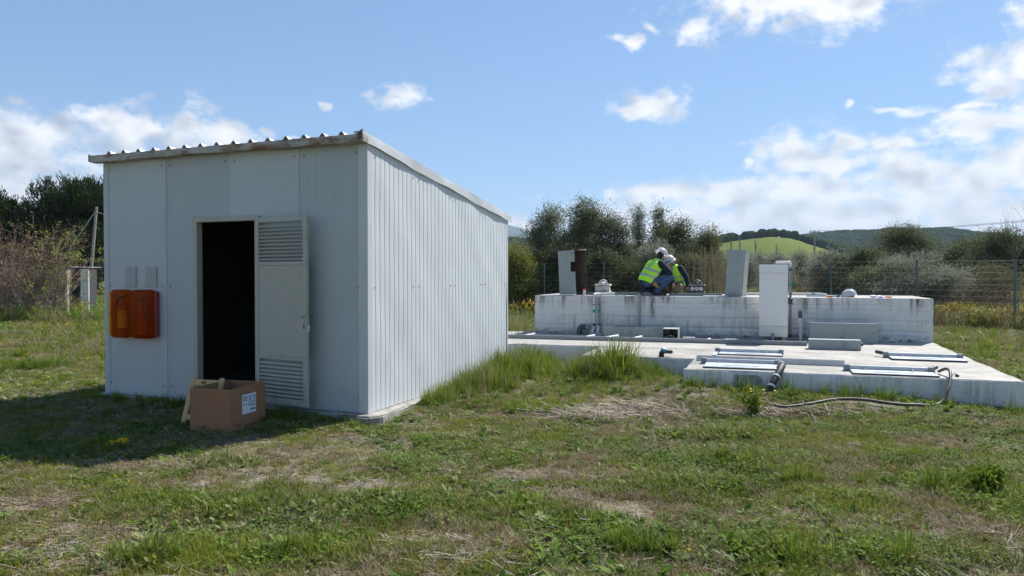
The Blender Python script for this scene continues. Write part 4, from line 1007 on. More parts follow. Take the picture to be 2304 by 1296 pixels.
def field(n, y0, y1, wid=.80):
    y = np.sqrt(rng.random(n)*(y1**2-y0**2)+y0**2); x = (rng.random(n)*2-1)*wid*y
    return x, y
def P3(x, y, dz=0): return np.stack([x, y, gz(x, y)+dz], 1)
def rots(n, tilt=.15): return np.stack([rng.normal(0, tilt, n), rng.normal(0, tilt, n), rng.random(n)*6.283], 1)
# bare and straw patches seen in the yard: centre, radii
BARE = [(pix(1960, 945, 0), 1.1, .55), (pix(500, 1085, 0), .75, .35), (pix(770, 1000, 0), .9, .4), (pix(1170, 1060, 0), .5, .25), (pix(330, 1040, 0), .5, .16), (pix(880, 950, 0), .5, .2), (pix(2100, 1010, 0), .8, .25), (pix(1400, 1150, 0), .5, .2), (pix(2180, 790, 0), .9, .5), (pix(640, 1110, 0), .6, .2)]
STRAWP = [(pix(1350, 935, 0), .85, .42), (pix(1330, 1075, 0), .6, .22), (pix(2010, 1200, 0), .45, .25), (pix(950, 1240, 0), .5, .2), (pix(330, 1055, 0), .5, .15), (pix(1230, 1110, 0), .45, .16), (pix(2080, 1130, 0), .4, .3), (pix(1760, 940, 0), .8, .2), (pix(60, 1140, 0), .4, .15)]
LUSH = [(pix(1030, 850, 0), .9, .8), (pix(1420, 840, 0), 1.3, .9), (pix(2230, 1110, 0), .75, .5), (pix(960, 1150, 0), .9, .3), (pix(540, 1150, 0), .8, .3), (pix(1650, 1050, 0), .7, .3), (pix(1880, 1250, 0), .6, .25), (pix(1500, 1090, 0), .7, .3), (pix(640, 1250, 0), .5, .2), (pix(2040, 1040, 0), .4, .2), (pix(1640, 985, 0), .5, .2), (pix(1180, 920, 0), .6, .3), (pix(2000, 1130, 0), .5, .2), (pix(2250, 900, 0), .6, .4)]
def blobf(L_, x, y):
    s = np.zeros_like(x)
    for p, rx, ry in L_: s = np.maximum(s, np.exp(-(((x-p.x)/rx)**2+((y-p.y)/ry)**2)))
    return s
def cover_f(x, y):
    """patchy turf: open, stony ground between tufts and mats, closed sward further off"""
    n = .55*fbm(x*2.6+40, y*2.6+11, 3)+.45*fbm(x*.7+14, y*.7+51, 3)
    d = np.clip((n-.395)/.14, 0, 1)*.68+.30
    return np.clip(d-.42*blobf(BARE, x, y)-.24*blobf(STRAWP, x, y)+.6*blobf(LUSH, x, y)+.25*np.clip((y-12)/5, 0, 2), 0, 1.2)
# short turf
protos = [('tuft', *blades(26, .02, .06, .0036, .05, 1.0), g_lawn), ('tuft', *blades(30, .015, .045, .0032, .06, 1.2), g_lawn), ('tuft', *blades(20, .03, .09, .0036, .045, .9), g_lawn), ('tuft', *blades(22, .02, .07, .0034, .05, 1.1), g_dry), ('tuft', *blades(30, .012, .035, .003, .07, 1.3), g_lawn), ('tuft', *blades(14, .02, .06, .003, .06, 1.3), g_brown)]
Xs, Ys, Sc = [], [], []
for n, a, b, s in ((80000, 3.4, 9, 1.0), (66000, 9, 16, 1.3), (42000, 16, 32, 2.4), (16000, 32, 60, 4.5)):
    x, y = field(n, a, b); k = (rng.random(n) < cover_f(x, y)) & ~blocked(x, y, .02); Xs.append(x[k]); Ys.append(y[k]); Sc.append(np.full(k.sum(), s)*rng.uniform(.7, 1.3, k.sum())*(.85+.5*blobf(LUSH, x[k], y[k])))
x, y, s = map(np.concatenate, (Xs, Ys, Sc)); n = len(x)
dryw = np.clip(.27+.9*(fbm(x*2.1+7, y*2.1+70, 4)-.45)*2-.3*blobf(LUSH, x, y)+.3*blobf(STRAWP, x, y), .03, .8); u = rng.random(n)
idx = np.where(u < dryw*.75, 3, np.where(u < dryw, 5, rng.choice([0, 1, 2, 4], n)))
scatter('turf', None, protos, P3(x, y, -.004), rots(n), s, idx)
# broad-leaved weeds and clover
protos = [('weed', *rosette(12, .03, .07, .42, .7), g_herb), ('weed', *rosette(9, .04, .10, .30, .9), g_herb), ('weed', *rosette(26, .010, .020, .9, .5, stem=.045, spread=.055), g_herb), ('weed', *rosette(16, .02, .045, .5, .5, stem=.02, spread=.04), g_pale), ('weed', *rosette(30, .008, .016, .8, .8, stem=.06, spread=.06), g_herb), ('weed', *rosette(12, .04, .08, .25, 1.2, stem=.01, spread=.02), g_pale)]
Xs, Ys, Sc = [], [], []
for n, a, b, s in ((26000, 3.4, 9, 1.0), (16000, 9, 17, 1.4), (7000, 17, 30, 2.4)):
    x, y = field(n, a, b); d = np.clip((fbm(x*1.3+90, y*1.3+33, 3)-.44)*4, 0, 1)*.75+.9*blobf(LUSH, x, y)-.5*blobf(BARE, x, y)-.4*blobf(STRAWP, x, y)+.05
    k = (rng.random(n) < d) & ~blocked(x, y, .04); Xs.append(x[k]); Ys.append(y[k]); Sc.append(np.full(k.sum(), s)*rng.uniform(.6, 1.35, k.sum())*(1+.3*blobf(LUSH, x[k], y[k])))
x, y, s = map(np.concatenate, (Xs, Ys, Sc)); n = len(x)
pick = np.floor(np.clip(fbm(x*.8+5, y*.8+51, 3)*1.9-.45, 0, .999)*6).astype(int); pick = np.where(rng.random(n) < .45, rng.integers(0, 6, n), pick)
scatter('weeds', None, protos, P3(x, y, -.003), rots(n, .2), s, pick)
# fallen straw and dead stems
protos = [('strand', *straw(16, .03, .09, .0028, .05), g_straw), ('strand', *straw(9, .06, .17, .0035, .07), g_straw), ('strand', *straw(18, .02, .07, .0025, .06), g_dry), ('strand', *straw(10, .04, .12, .003, .07), g_brown), ('strand', *straw(7, .12, .34, .0075, .10), g_straw)]
Xs, Ys, Sc, Id = [], [], [], []
for n, a, b, s in ((30000, 3.4, 9, 1.0), (20000, 9, 15, 1.25)):
    x, y = field(n, a, b); d = np.clip((fbm(x*.8+22, y*.8+61, 4)-.46)*3.2, 0, 1)*.5+.85*blobf(STRAWP, x, y)-.5*blobf(LUSH, x, y)+.22
    k = (rng.random(n) < d) & ~blocked(x, y, .02); Xs.append(x[k]); Ys.append(y[k]); Sc.append(np.full(k.sum(), s)*rng.uniform(.7, 1.3, k.sum())); q = blobf(STRAWP, x[k], y[k]); u = rng.random(k.sum())
    Id.append(np.where((q > .3) & (u < .55), np.where(y[k] > 7.6, rng.choice([4, 4, 1, 3], k.sum()), rng.choice([1, 0, 0, 3, 2, 1, 0], k.sum())), rng.choice([0, 2, 2, 2, 3, 0, 1], k.sum())))
x, y, s, idx = map(np.concatenate, (Xs, Ys, Sc, Id)); n = len(x)
scatter('dry_straw', None, protos, P3(x, y, .004), rots(n, .1), s, idx)
# gravel
x, y = field(70000, 3.4, 12); d = .22+1.6*blobf(BARE, x, y)+.3*np.clip((.5-fbm(x*.9+40, y*.9+11, 4))*4, 0, 1); k = (rng.random(len(x)) < d) & ~blocked(x, y, .01); x, y = x[k], y[k]
scatter('gravel', None, [('pebble', *pebble(), stone) for _ in range(4)], P3(x, y, .001), rng.random((len(x), 3))*6, .005+.016*rng.random(len(x))**3, rng.integers(0, 4, len(x)))
# tall grass: along the shed side, the hump before the slab, slab foot, odd clumps
protos = [('blade_clump', *blades(34, .18, .40, .011, .07, .75, 4), g_lush), ('blade_clump', *blades(26, .24, .52, .012, .06, .65, 4), g_lush), ('blade_clump', *blades(36, .10, .26, .009, .08, .9, 4), g_lush), ('blade_clump', *blades(16, .22, .5, .006, .06, .5, 4), g_dry), ('blade_clump', *blades(30, .06, .16, .006, .06, .9, 3), g_lush)]
X, Y, S_, I_ = [], [], [], []
def put(px_, py_, s, i): X.append(px_); Y.append(py_); S_.append(s); I_.append(i)
for _ in range(760):
    b = .8+4.1*random.random()**.8; a = .17+abs(random.gauss(0, .25))*(.45+.22*b); w_ = s2w(a, b); hh = min(1, .35+.22*b)*math.exp(-((a-.2)/.9)**2)
    put(w_.x, w_.y, max(.35, hh*rr(.75, 1.15)), random.choice([0, 0, 1, 2, 2, 3] if hh > .5 else [2, 4, 4]))
for _ in range(620):
    a = random.gauss(-5.1, .75); b = random.gauss(-4.45, .55); w_ = t2w(a, b); hh = 1.3*math.exp(-((a+5.0)/.75)**2-((b+4.3)/.7)**2)
    if not blocked(np.array([w_.x]), np.array([w_.y]), .03)[0]: put(w_.x, w_.y, max(.4, hh*rr(.6, 1.3)), random.choice([0, 1, 1, 2, 0, 3] if hh > .35 else [2, 0, 4]))
for _ in range(620):
    a = rr(-8.6, -5.6); w_ = t2w(a, -2.62-abs(random.gauss(0, .9))); put(w_.x, w_.y, rr(.35, .95), random.choice([2, 2, 4, 0]))
for _ in range(260):
    a = rr(-4.1, .3); w_ = t2w(a, -5.32-abs(random.gauss(0, .12))); put(w_.x, w_.y, rr(.25, .75), random.choice([2, 4, 4, 4, 0]))
for _ in range(170):
    a = rr(-4.1, .1); w_ = s2w(a, -.19-abs(random.gauss(0, .1)));
    if not blocked(np.array([w_.x]), np.array([w_.y]), .02)[0]: put(w_.x, w_.y, rr(.3, .75), random.choice([2, 4, 4]))
for (p, rx, ry) in ((pix(2225, 1110, 0), .45, .28), (pix(2060, 1035, 0), .14, .1), (pix(1640, 1050, 0), .3, .1), (pix(1800, 1085, 0), .2, .1), (pix(1190, 930, 0), .35, .16), (pix(330, 1270, 0), .2, .1), (pix(1440, 1240, 0), .25, .1), (pix(1900, 1270, 0), .35, .12), (pix(2250, 890, 0), .5, .2), (pix(640, 1260, 0), .2, .1), (pix(60, 830, 0), .7, .5), (pix(1890, 900, 0), .18, .06)):
    for _ in range(int(60*rx*ry*14)+8):
        a_, r_ = rr(0, 6.28), math.sqrt(random.random()); put(p.x+rx*r_*math.cos(a_), p.y+ry*r_*math.sin(a_), rr(.35, .7), random.choice([2, 4, 4, 0]))
for _ in range(1500):
    x_, y_ = (rr(-1, 1)*.75, rr(14, 30)); x_ *= y_
    if not blocked(np.array([x_]), np.array([y_]), .03)[0]: put(x_, y_, rr(.5, 1.2), random.choice([2, 4, 0, 3]))
X, Y = np.array(X), np.array(Y); k = ~blocked(X, Y, .0)
scatter('tall_grass', None, protos, P3(X, Y, -.005)[k], rots(k.sum(), .08), np.array(S_)[k], np.array(I_)[k])
# yellow flowers: drifts by the fence and dots in the turf
fl = [flower(.40, 5, pr=.018), flower(.10, 2, pr=.010), flower(.06, 2, pr=.009)]
fp = []
for nm, (V, F, mi), mm in (('bloom', fl[0], [stem_g, yel]), ('bloom', fl[1], [stem_g, yel]), ('bloom', fl[2], [stem_g, orange_pet])): fp.append((nm, V, F, mm, mi))
def scatter_fl(name, P, s, idx):
    o = scatter(name, None, [(a, b, c, d) for a, b, c, d, e in fp], P, rots(len(P), .15), s, idx)
    col = bpy.data.collections['src_'+name]
    for ob, f in zip(sorted(col.objects, key=lambda q: q.name), fp): ob.data.polygons.foreach_set('material_index', f[4])
    return o
X, Y, S_, I_ = [], [], [], []
for (a, b, c, d, n) in ((2105, 2200, 23.5, 25.5, 60), (2190, 2420, 21.5, 24, 130), (1140, 1205, 27, 30, 24), (150, 240, 26, 32, 40), (60, 240, 18, 26, 30)):
    for _ in range(n):
        yy = rr(c, d); X.append((rr(a, b)-1152)/FPX*yy); Y.append(yy); S_.append(rr(.7, 1.6)*(1 if c > 20 else .5)); I_.append(0)
for (a, b, c, d, n, i) in ((0, 300, 960, 1060, 40, 2), (0, 500, 960, 1290, 22, 1), (180, 420, 960, 1030, 12, 1), (0, 2304, 930, 1290, 16, 1), (1500, 2304, 930, 1080, 10, 1), (0, 235, 720, 860, 50, 1), (2120, 2304, 700, 900, 20, 1)):
    for _ in range(n):
        p = pix(rr(a, b), rr(c, d), 0); X.append(p.x); Y.append(p.y); S_.append(rr(.4, .75)*max(1, p.y/8)); I_.append(i)
p = pix(275, 1015, 0)
for _ in range(7): X.append(p.x+rr(-.06, .06)); Y.append(p.y+rr(-.05, .05)); S_.append(1.5); I_.append(1)
X, Y = np.array(X), np.array(Y); k = ~blocked(X, Y, .02)
scatter_fl('wildflowers', P3(X, Y)[k], np.array(S_)[k], np.array(I_)[k])
HAZE = .00015
# ------------------------------------------------------------------ hills
def hill(name, D0, Dr, D1, prof, mat, lo, hi, back=.6, rough=0.0, n=160, m=26):
    """real terrain: a ridge at distance Dr whose skyline follows prof [(azimuth px, height px above the horizon)]"""
    pxs = np.linspace(lo, hi, n); hp = np.interp(pxs, [p[0] for p in prof], [p[1] for p in prof]); az = np.arctan((pxs-1152)/FPX)
    ds = np.concatenate([np.linspace(D0, Dr, m), np.linspace(Dr, D1, 10)[1:]]); V = []
    for d in ds:
        t = (d-D0)/(Dr-D0) if d <= Dr else 1-(1-back)*(d-Dr)/(D1-Dr)
        s = (t*t*(3-2*t))**.8 if d <= Dr else t
        H_ = hp/FPX*Dr+CAMH; Yd = d*np.ones_like(az); Xd = Yd*np.tan(az)
        zz = H_*s+rough*Dr*.01*(fbm(Xd/Dr*9+3, Yd/Dr*9, 4)-.5)*s-.3*(1-s)
        V.append(np.stack([Xd, Yd, zz], 1))
    V = np.concatenate(V); M_ = len(ds); ii = (np.arange(M_-1)[:, None]*n+np.arange(n-1)[None]).ravel()
    o = arr_obj(name, V, np.stack([ii, ii+1, ii+n+1, ii+n], 1), mat, smooth=True); tag(o, kind='structure'); return V.reshape(M_, n, 3)
field_m = M('field_green', (.115, .142, .042), .95, var=.15, vscale=.02, dirt=(.14, .16, .055), damt=.5, dscale=.03, spec=.0)
wood_m = M('wood_floor', (.045, .06, .028), .95, var=.25, vscale=.01, spec=.1); mount_m = M('mountain', (.06, .08, .06), .95, var=.25, vscale=.002, spec=.05)
scrub_m = M('scrub_slope', (.085, .11, .035), .95, var=.25, vscale=.02, dirt=(.045, .06, .025), damt=.6, dscale=.03, spec=.1)
Hf = hill('field_hill', 190, 420, 620, [(1300, 10), (1500, 46), (1590, 64), (1680, 78), (1735, 84), (1780, 80), (1830, 64), (1900, 46), (1960, 32), (2060, 12), (2300, 0)], field_m, 1300, 2300, back=.8, rough=.5)
Hr = hill('forest_ridge', 520, 900, 1500, [(1300, 40), (1560, 52), (1640, 62), (1700, 66), (1800, 76), (1880, 84), (1960, 86), (2000, 90), (2080, 92), (2130, 94), (2200, 84), (2300, 76), (2500, 70), (2800, 60)], wood_m, 1300, 2800, rough=1.0)
Hm = hill('mountain', 2600, 4200, 6000, [(700, 60), (1000, 100), (1120, 112), (1150, 108), (1180, 98), (1230, 84), (1300, 76), (1500, 66), (1700, 60), (2600, 70)], mount_m, 600, 2700, rough=1.6)
Hl = hill('low_rise', 300, 700, 1100, [(-400, 40), (200, 45), (700, 40), (1160, 66), (1260, 60), (1400, 50), (1600, 40)], wood_m, -400, 1600, rough=.8)

# ------------------------------------------------------------------ trees
def leaf_quads(P, D, L_, W, rg):
    """leaves as folded diamonds at points P, pointing along D"""
    n = len(P); D = D/np.linalg.norm(D, axis=1, keepdims=True); r = rg.normal(size=(n, 3)); S = np.cross(D, r); S /= np.linalg.norm(S, axis=1, keepdims=True)+1e-9
    L_ = L_[:, None]; W = W[:, None]
    V = np.stack([P, P+D*L_*.5+S*W*.5, P+D*L_, P+D*L_*.5-S*W*.5], 1).reshape(-1, 3); i = np.arange(n)*4
    return V, np.stack([i, i+1, i+2, i+3], 1)
def crown(blobs, ncl, per, crad, leaf, wid, rg, up=.2, hollow=.55):
    """clusters spread through ellipsoid blobs; each cluster a spray of leaves"""
    bl = np.array(blobs, float); vol = bl[:, 3]*bl[:, 4]*bl[:, 5]; pick = rg.choice(len(bl), ncl, p=vol/vol.sum()); b = bl[pick]
    d = rg.normal(size=(ncl, 3)); d /= np.linalg.norm(d, axis=1, keepdims=True); r = rg.random(ncl)**hollow
    cen = b[:, :3]+d*b[:, 3:6]*r[:, None]; k = rg.integers(int(per*.5), int(per*1.5), ncl); idx = np.repeat(np.arange(ncl), k); n = len(idx)
    rad = crad*rg.uniform(.5, 1.4, ncl)[idx]
    off = rg.normal(size=(n, 3))*rad[:, None]*np.array([1, 1, .8]); P = cen[idx]+off
    D = off+rg.normal(size=(n, 3))*rad[:, None]*.7+np.array([0, 0, up])*rad[:, None]
    V, F = leaf_quads(P, D, leaf*rg.uniform(.6, 1.3, n), wid*rg.uniform(.6, 1.3, n), rg); return V, F, cen
def limb_mesh(base, h, blobs, r0, rg, lean=0, twigs=None):
    bm = B(); top = Vector((lean, 0, h*.62)); trunk = smooth_path([(0, 0, -.1), (rg.normal(0, .05)*h*.2, 0, h*.22), tuple(top)], 5); n = len(trunk)
    atube(bm, trunk, [r0*(1-.6*i/(n-1)) for i in range(n)], 7)
    for b in blobs:
        s = trunk[int(n*rg.uniform(.25, .8))]; e = Vector(b[:3]); mid = s.lerp(e, .5)+Vector(rg.normal(0, .05, 3))*h*.4
        pts = smooth_path([s, mid, e], 4); atube(bm, pts, [r0*.5*(1-.8*i/(len(pts)-1)) for i in range(len(pts))], 5)
    if twigs is not None:
        for c in twigs:
            b = min(blobs, key=lambda q: (Vector(q[:3])-Vector(c)).length); atube(bm, [Vector(b[:3]), Vector(c)], [r0*.12, r0*.04], 3, caps=False)
    return bm
bark = M('bark', (.16, .135, .11), .95, var=.3, vscale=6, bump=.4); bark_d = M('bark_dark', (.07, .055, .045), .95, var=.3, vscale=6)
olive = leafmat('leaf_olive', (.08, .095, .046), (.20, .218, .13), .35, .65, .12, patch=.7)
olive_s = leafmat('leaf_silver', (.15, .16, .115), (.31, .32, .245), .32, .65, .12, patch=.7)
olive_d = leafmat('leaf_dark', (.07, .083, .036), (.165, .18, .09), .32, .65, .1, patch=.7)
olive_b = leafmat('leaf_brownish', (.095, .098, .046), (.20, .195, .105), .32, .65, .1, patch=.7)
yellowg = leafmat('leaf_yellowgreen', (.11, .13, .022), (.24, .25, .06), .4, .6, .1, patch=.9)
pine_m = leafmat('pine_needle', (.016, .028, .009), (.05, .074, .022), .15, .6, .08, patch=.5)
forest_m = leafmat('far_leaf', (.022, .038, .020), (.036, .054, .026), .1, .9, .0, patch=.02)
def spot(px, d): return (px-1152)/FPX*d
def tree(name, label, px, top, wpx, d, mat, cat='tree', ncl=260, per=34, leaf=.088, wid=.045, base=None, slim=False, seed=0, nb=5, crad=.20, tr=bark, low=.18, group=None):
    rg = np.random.default_rng(seed+int(px)); X_ = spot(px, d); h = (618-top)/FPX*d+CAMH; zb = float(gz(X_, d)); h -= zb; w = wpx/FPX*d*(1 if slim else 1.3)
    t = thing(name, label, cat, (X_, d, zb), 0, group); blobs = []
    if slim: blobs = [(rg.normal(0, .04*w), rg.normal(0, .05*w), h*(.35+.13*i), w*(.42-.05*i), w*(.42-.05*i), h*.13) for i in range(5)]
    else:
        for i in range(nb):
            a = 6.283*i/nb+rg.uniform(-.5, .5); rr_ = w*.25*rg.uniform(.5, 1.1); z = h*rg.uniform(low+.2, .78)
            blobs.append((rr_*math.cos(a), rr_*math.sin(a)*.8, z, w*rg.uniform(.2, .3), w*rg.uniform(.2, .3), h*rg.uniform(.13, .2)))
        blobs.append((rg.normal(0, .06*w), 0, h*.84, w*.22, w*.22, h*.15)); blobs.append((rg.normal(0, .1*w), 0, h*(low+.18), w*.36, w*.3, h*.2))
    V, F, cen = crown(blobs, int(ncl*1.7), int(per*2.1), crad, leaf, wid, rg)
    V[:, 2] = np.maximum(V[:, 2], .02)
    obj('trunk', limb_mesh(None, h, blobs, max(.05, .022*h), rg, twigs=cen[::9]), tr, t, smooth=True)
    arr_obj('crown', V, F, mat, t); return t
G1 = 'trees behind the tank'
T = tree
T('olive_tree', 'rounded grey green tree behind the open cover, leftmost of the group behind the tank', 1234, 456, 105, 36, olive, seed=1, ncl=300)
T('olive_tree', 'tallest broad grey green tree behind the tank, above the open cover', 1312, 438, 120, 35, olive, seed=2, ncl=380)
T('olive_tree', 'middle sized grey green tree just right of the tallest tree behind the tank', 1384, 486, 95, 34.5, olive, seed=3, ncl=280)
T('poplar_sapling', 'slender tall sapling with a narrow crown, left of two behind the workers', 1438, 460, 44, 38, olive_s, ncl=120, per=26, slim=True, seed=4, crad=.15)
T('poplar_sapling', 'slender tall sapling with a narrow crown, right of two behind the workers', 1486, 456, 62, 37, olive, ncl=190, per=26, slim=True, seed=5, crad=.15)
T('olive_tree', 'dark olive tree right behind the white helmets of the workers', 1533, 494, 88, 35.5, olive_d, seed=6, ncl=280)
T('olive_tree', 'dark brownish green tree left of the tilted upright cover', 1586, 510, 84, 36.5, olive_b, seed=7, ncl=300)
T('silver_bush', 'low silvery bush below the slender saplings', 1468, 540, 120, 34, olive_s, 'bush', seed=8, low=.05)
T('dark_bush', 'low dark bush behind the notched open cover', 1268, 552, 130, 33.5, olive_d, 'bush', seed=9, low=.02, ncl=300)
T('dark_bush', 'low dark bush behind the whitish meter box', 1362, 560, 130, 33.2, olive_d, 'bush', seed=10, low=.02, ncl=300)
T('dark_bush', 'low dark bush behind the rusty meter box', 1560, 572, 110, 33, olive_b, 'bush', seed=12, low=.02)
T('yellow_bush', 'yellow green bush just right of the shed back corner', 1168, 548, 95, 33, yellowg, 'bush', seed=11, low=.05, ncl=260, leaf=.07)
T('olive_tree', 'tall dark two-topped olive tree in front of the far wooded hill', 2036, 503, 128, 46, olive_d, seed=20, ncl=420, crad=.24)
T('round_bush', 'rounded grey bush right of the power pole', 1866, 566, 110, 38, olive_s, 'bush', seed=21, low=.0, ncl=280)
T('round_bush', 'darker rounded bush between the grey bush and the tall two-topped olive', 1948, 556, 105, 37, olive_d, 'bush', seed=22, low=.0, ncl=300)
T('large_bush', 'large loose grey leaved bush behind the right end of the tank', 2052, 566, 205, 28, olive_s, 'bush', seed=23, low=-.05, ncl=560, leaf=.07, wid=.03, crad=.15, nb=7)
T('dark_bush', 'dark bush low behind the right end of the tank, under the loose grey bush', 2000, 600, 150, 29, olive_d, 'bush', seed=27, low=-.05, ncl=300)
T('olive_tree', 'brownish olive tree at the far right under the bare branches', 2262, 512, 170, 38, olive_d, seed=24, ncl=460)
T('olive_tree', 'small olive tree just left of the far right olive', 2190, 532, 125, 40, olive_d, seed=25, ncl=320)
T('olive_tree', 'olive tree cut by the right edge of the picture', 2345, 508, 140, 39, olive_d, seed=26, ncl=340)
T('grey_bush', 'low brownish bush in the gap beneath the far wooded hill', 2125, 566, 90, 42, olive_b, 'bush', seed=28, low=0)
T('grey_bush', 'twiggy grey bush behind the fence at far right', 2230, 588, 150, 30, olive_b, 'bush', seed=29, low=-.05, ncl=170, per=22, leaf=.06)
rowl = ['first', 'second', 'third', 'fourth', 'fifth', 'sixth']
for i, px in enumerate((1612, 1665, 1708, 1752, 1795, 1835)):
    T('silver_bush', rowl[i]+' bush from the left in the silvery row below the green field', px, 566+6*(i % 2), 72, 66+3*(i % 3), olive_s, 'bush', seed=30+i, low=0, ncl=170, per=26, leaf=.14, wid=.07, crad=.3)
# pines at left
def pine(label, px, top, wpx, d, seed):
    rg = np.random.default_rng(seed); X_ = spot(px, d); h = (618-top)/FPX*d+CAMH; w = wpx/FPX*d; zb = float(gz(X_, d)); t = thing('pine_tree', label, 'tree', (X_, d, zb)); blobs = []
    for i in range(9):
        a = 6.283*i/9*2.4; r = w*.30*rg.uniform(.2, 1); blobs.append((r*math.cos(a), r*math.sin(a), h*rg.uniform(.42, .80), w*rg.uniform(.2, .28), w*rg.uniform(.2, .28), h*rg.uniform(.13, .2)))
    blobs += [(0, 0, h*.50, w*.45, w*.42, h*.30), (0, 0, h*.80, w*.26, w*.26, h*.16), (0, 0, h*.2, w*.42, w*.38, h*.2)]
    bl = np.array(blobs); ncl = 2300; pick = rg.integers(0, len(bl), ncl); b = bl[pick]; dd = rg.normal(size=(ncl, 3)); dd /= np.linalg.norm(dd, axis=1, keepdims=True)
    cen = b[:, :3]+dd*b[:, 3:6]*(rg.random(ncl)**.33)[:, None]
    per = 30; idx = np.repeat(np.arange(ncl), per); n = len(idx); out = cen-np.array([0, 0, h*.45]); out /= np.linalg.norm(out, axis=1, keepdims=True)+1e-6; ax = out*.6+np.array([0, 0, .9])
    D = ax[idx]+rg.normal(size=(n, 3))*.55; P = cen[idx]+rg.normal(size=(n, 3))*.10+ax[idx]*rg.uniform(-.15, .25, n)[:, None]
    V, F = leaf_quads(P, D, rg.uniform(.16, .34, n), rg.uniform(.04, .075, n), rg)
    obj('trunk', limb_mesh(None, h, blobs, .2, rg, twigs=cen[::8]), bark_d, t, smooth=True); arr_obj('crown', V, F, pine_m, t)
pine('large dark pine behind the left side of the shed', 165, 404, 330, 46, 1)
pine('dark pine at the left edge of the picture', -25, 440, 230, 44, 2)
pine('dark pine mostly hidden behind the shed', 340, 420, 240, 50, 3)

# ------------------------------------------------------------------ far woods on the hills (masses, not countable)
def blobtree(seed):
    rg = np.random.default_rng(seed); bm = B(); bmesh.ops.create_icosphere(bm, subdivisions=2, radius=1)
    for v in bm.verts:
        k = 1+.2*math.sin(v.co.x*5+seed)*math.sin(v.co.y*5.3+seed*2)*math.cos(v.co.z*4)+rg.uniform(-.07, .07); v.co *= k; v.co.z = v.co.z*.9+.75
    V = [tuple(v.co) for v in bm.verts]; F = [tuple(x.index for x in f.verts) for f in bm.faces]; bm.free(); return V, F
protos = [('crown', *blobtree(i), forest_m) for i in range(5)]
P, S_ = [], []
def sample(Hg, pred, n, s0, s1):
    M_, n_, _ = Hg.shape; rg = np.random.default_rng(n); i = rg.integers(0, M_-1, n); j = rg.integers(0, n_-1, n); u = rg.random(n)[:, None]; v = rg.random(n)[:, None]
    p = Hg[i, j]*(1-u)*(1-v)+Hg[i+1, j]*u*(1-v)+Hg[i, j+1]*(1-u)*v+Hg[i+1, j+1]*u*v; px = 1152+FPX*p[:, 0]/p[:, 1]
    k = pred(px, i/M_, p); P.extend(p[k]); S_.extend(rg.uniform(s0, s1, k.sum()))
sample(Hr, lambda px, t, p: t < .85, 34000, 2.0, 3.8)
sample(Hl, lambda px, t, p: t > -1, 6000, 2.6, 4.4)
def fieldwood(px, t, p):
    # trees along the crest and the left flank and the hedge down its right side
    crest = (t > .62) & ((px < 1745) | (px > 1760)); left = (px < 1600+70*t) & (t > .5); edge = (np.abs(px-(1790+170*(1-t)*1.2)) < 22) & (t > .2)
    return crest | (left & (fbm(p[:, 0]*.05, p[:, 1]*.05, 2) > .42)) | edge
sample(Hf, fieldwood, 4200, 1.6, 3.0)
scatter('far_woods', None, protos, np.array(P), np.stack([np.zeros(len(P)), np.zeros(len(P)), rng.random(len(P))*6.28], 1), np.array(S_), rng.integers(0, 5, len(P)))

# ------------------------------------------------------------------ fences, poles, wires
post_m = M('fence_post', (.10, .15, .15), .6, .2, var=.15); wire_m = M('wire', (.20, .20, .19), .6, .3)
def fence(name, label, pts, hgt, n_w, step, vert=True):
    t = thing(name, label, 'fence', (pts[0][0], pts[0][1], 0)); o = Vector((pts[0][0], pts[0][1], 0)); bm0 = B(); abox(bm0, -.025, .025, -.025, .025, -.3, hgt, .004); first = None; nodes = []
    for (a, b) in zip(pts, pts[1:]):
        a, b = Vector((*a, 0)), Vector((*b, 0)); k = max(1, round((b-a).length/step))
        for i in range(k): nodes.append(a.lerp(b, i/k))
    nodes.append(Vector((*pts[-1], 0)))
    for p in nodes:
        l = (p.x-o.x, p.y-o.y, float(gz(p.x, p.y)))
        if first is None: first = obj('post', bm0, post_m, t, loc=l)
        else: dup(first, t, loc=l)
    bm = B(); r = .0016
    for a, b in zip(nodes, nodes[1:]):
        za, zb = float(gz(a.x, a.y)), float(gz(b.x, b.y))
        for w in range(n_w):
            z = .06+(hgt-.1)*w/(n_w-1); atube(bm, [(a.x-o.x, a.y-o.y, za+z), ((a.x+b.x)/2-o.x, (a.y+b.y)/2-o.y, (za+zb)/2+z-.012), (b.x-o.x, b.y-o.y, zb+z)], r if w < n_w-1 else r*1.6, 3, caps=False)
        if vert:
            L_ = (b-a).length; m_ = int(L_/.3)
            for q in range(1, m_): p = a.lerp(b, q/m_); zq = za+(zb-za)*q/m_; atube(bm, [(p.x-o.x, p.y-o.y, zq+.06), (p.x-o.x, p.y-o.y, zq+hgt-.04)], r*.75, 3, caps=False)
    tag(obj('wire_mesh', bm, wire_m, t), kind='stuff'); return t
def line_pt(px, d): return (spot(px, d), d)
fence('wire_fence', 'long wire mesh fence with dark posts behind the tank', [line_pt(1060, 33), line_pt(1225, 31.5), line_pt(1870, 24.8), line_pt(2284, 21.6), line_pt(2700, 18.5)], 2.05, 12, 2.75)
fence('wire_fence', 'wire fence behind the stone hut at the left edge', [line_pt(-120, 30), line_pt(14, 31), line_pt(240, 35), line_pt(420, 40)], 2.25, 6, 4.5, vert=False)
pole_m = M('pole_wood', (.30, .28, .25), .9, var=.2, vscale=3)
X_ = spot(1832, 130); t = thing('power_pole', 'power pole with a crossarm standing before the green field', 'pole', (X_, 130, 0)); zt = (618-519)/FPX*130+CAMH
bm = B(); atube(bm, [(0, 0, -.5), (0, 0, zt)], [.2, .15], 8); obj('pole', bm, pole_m, t, smooth=True)
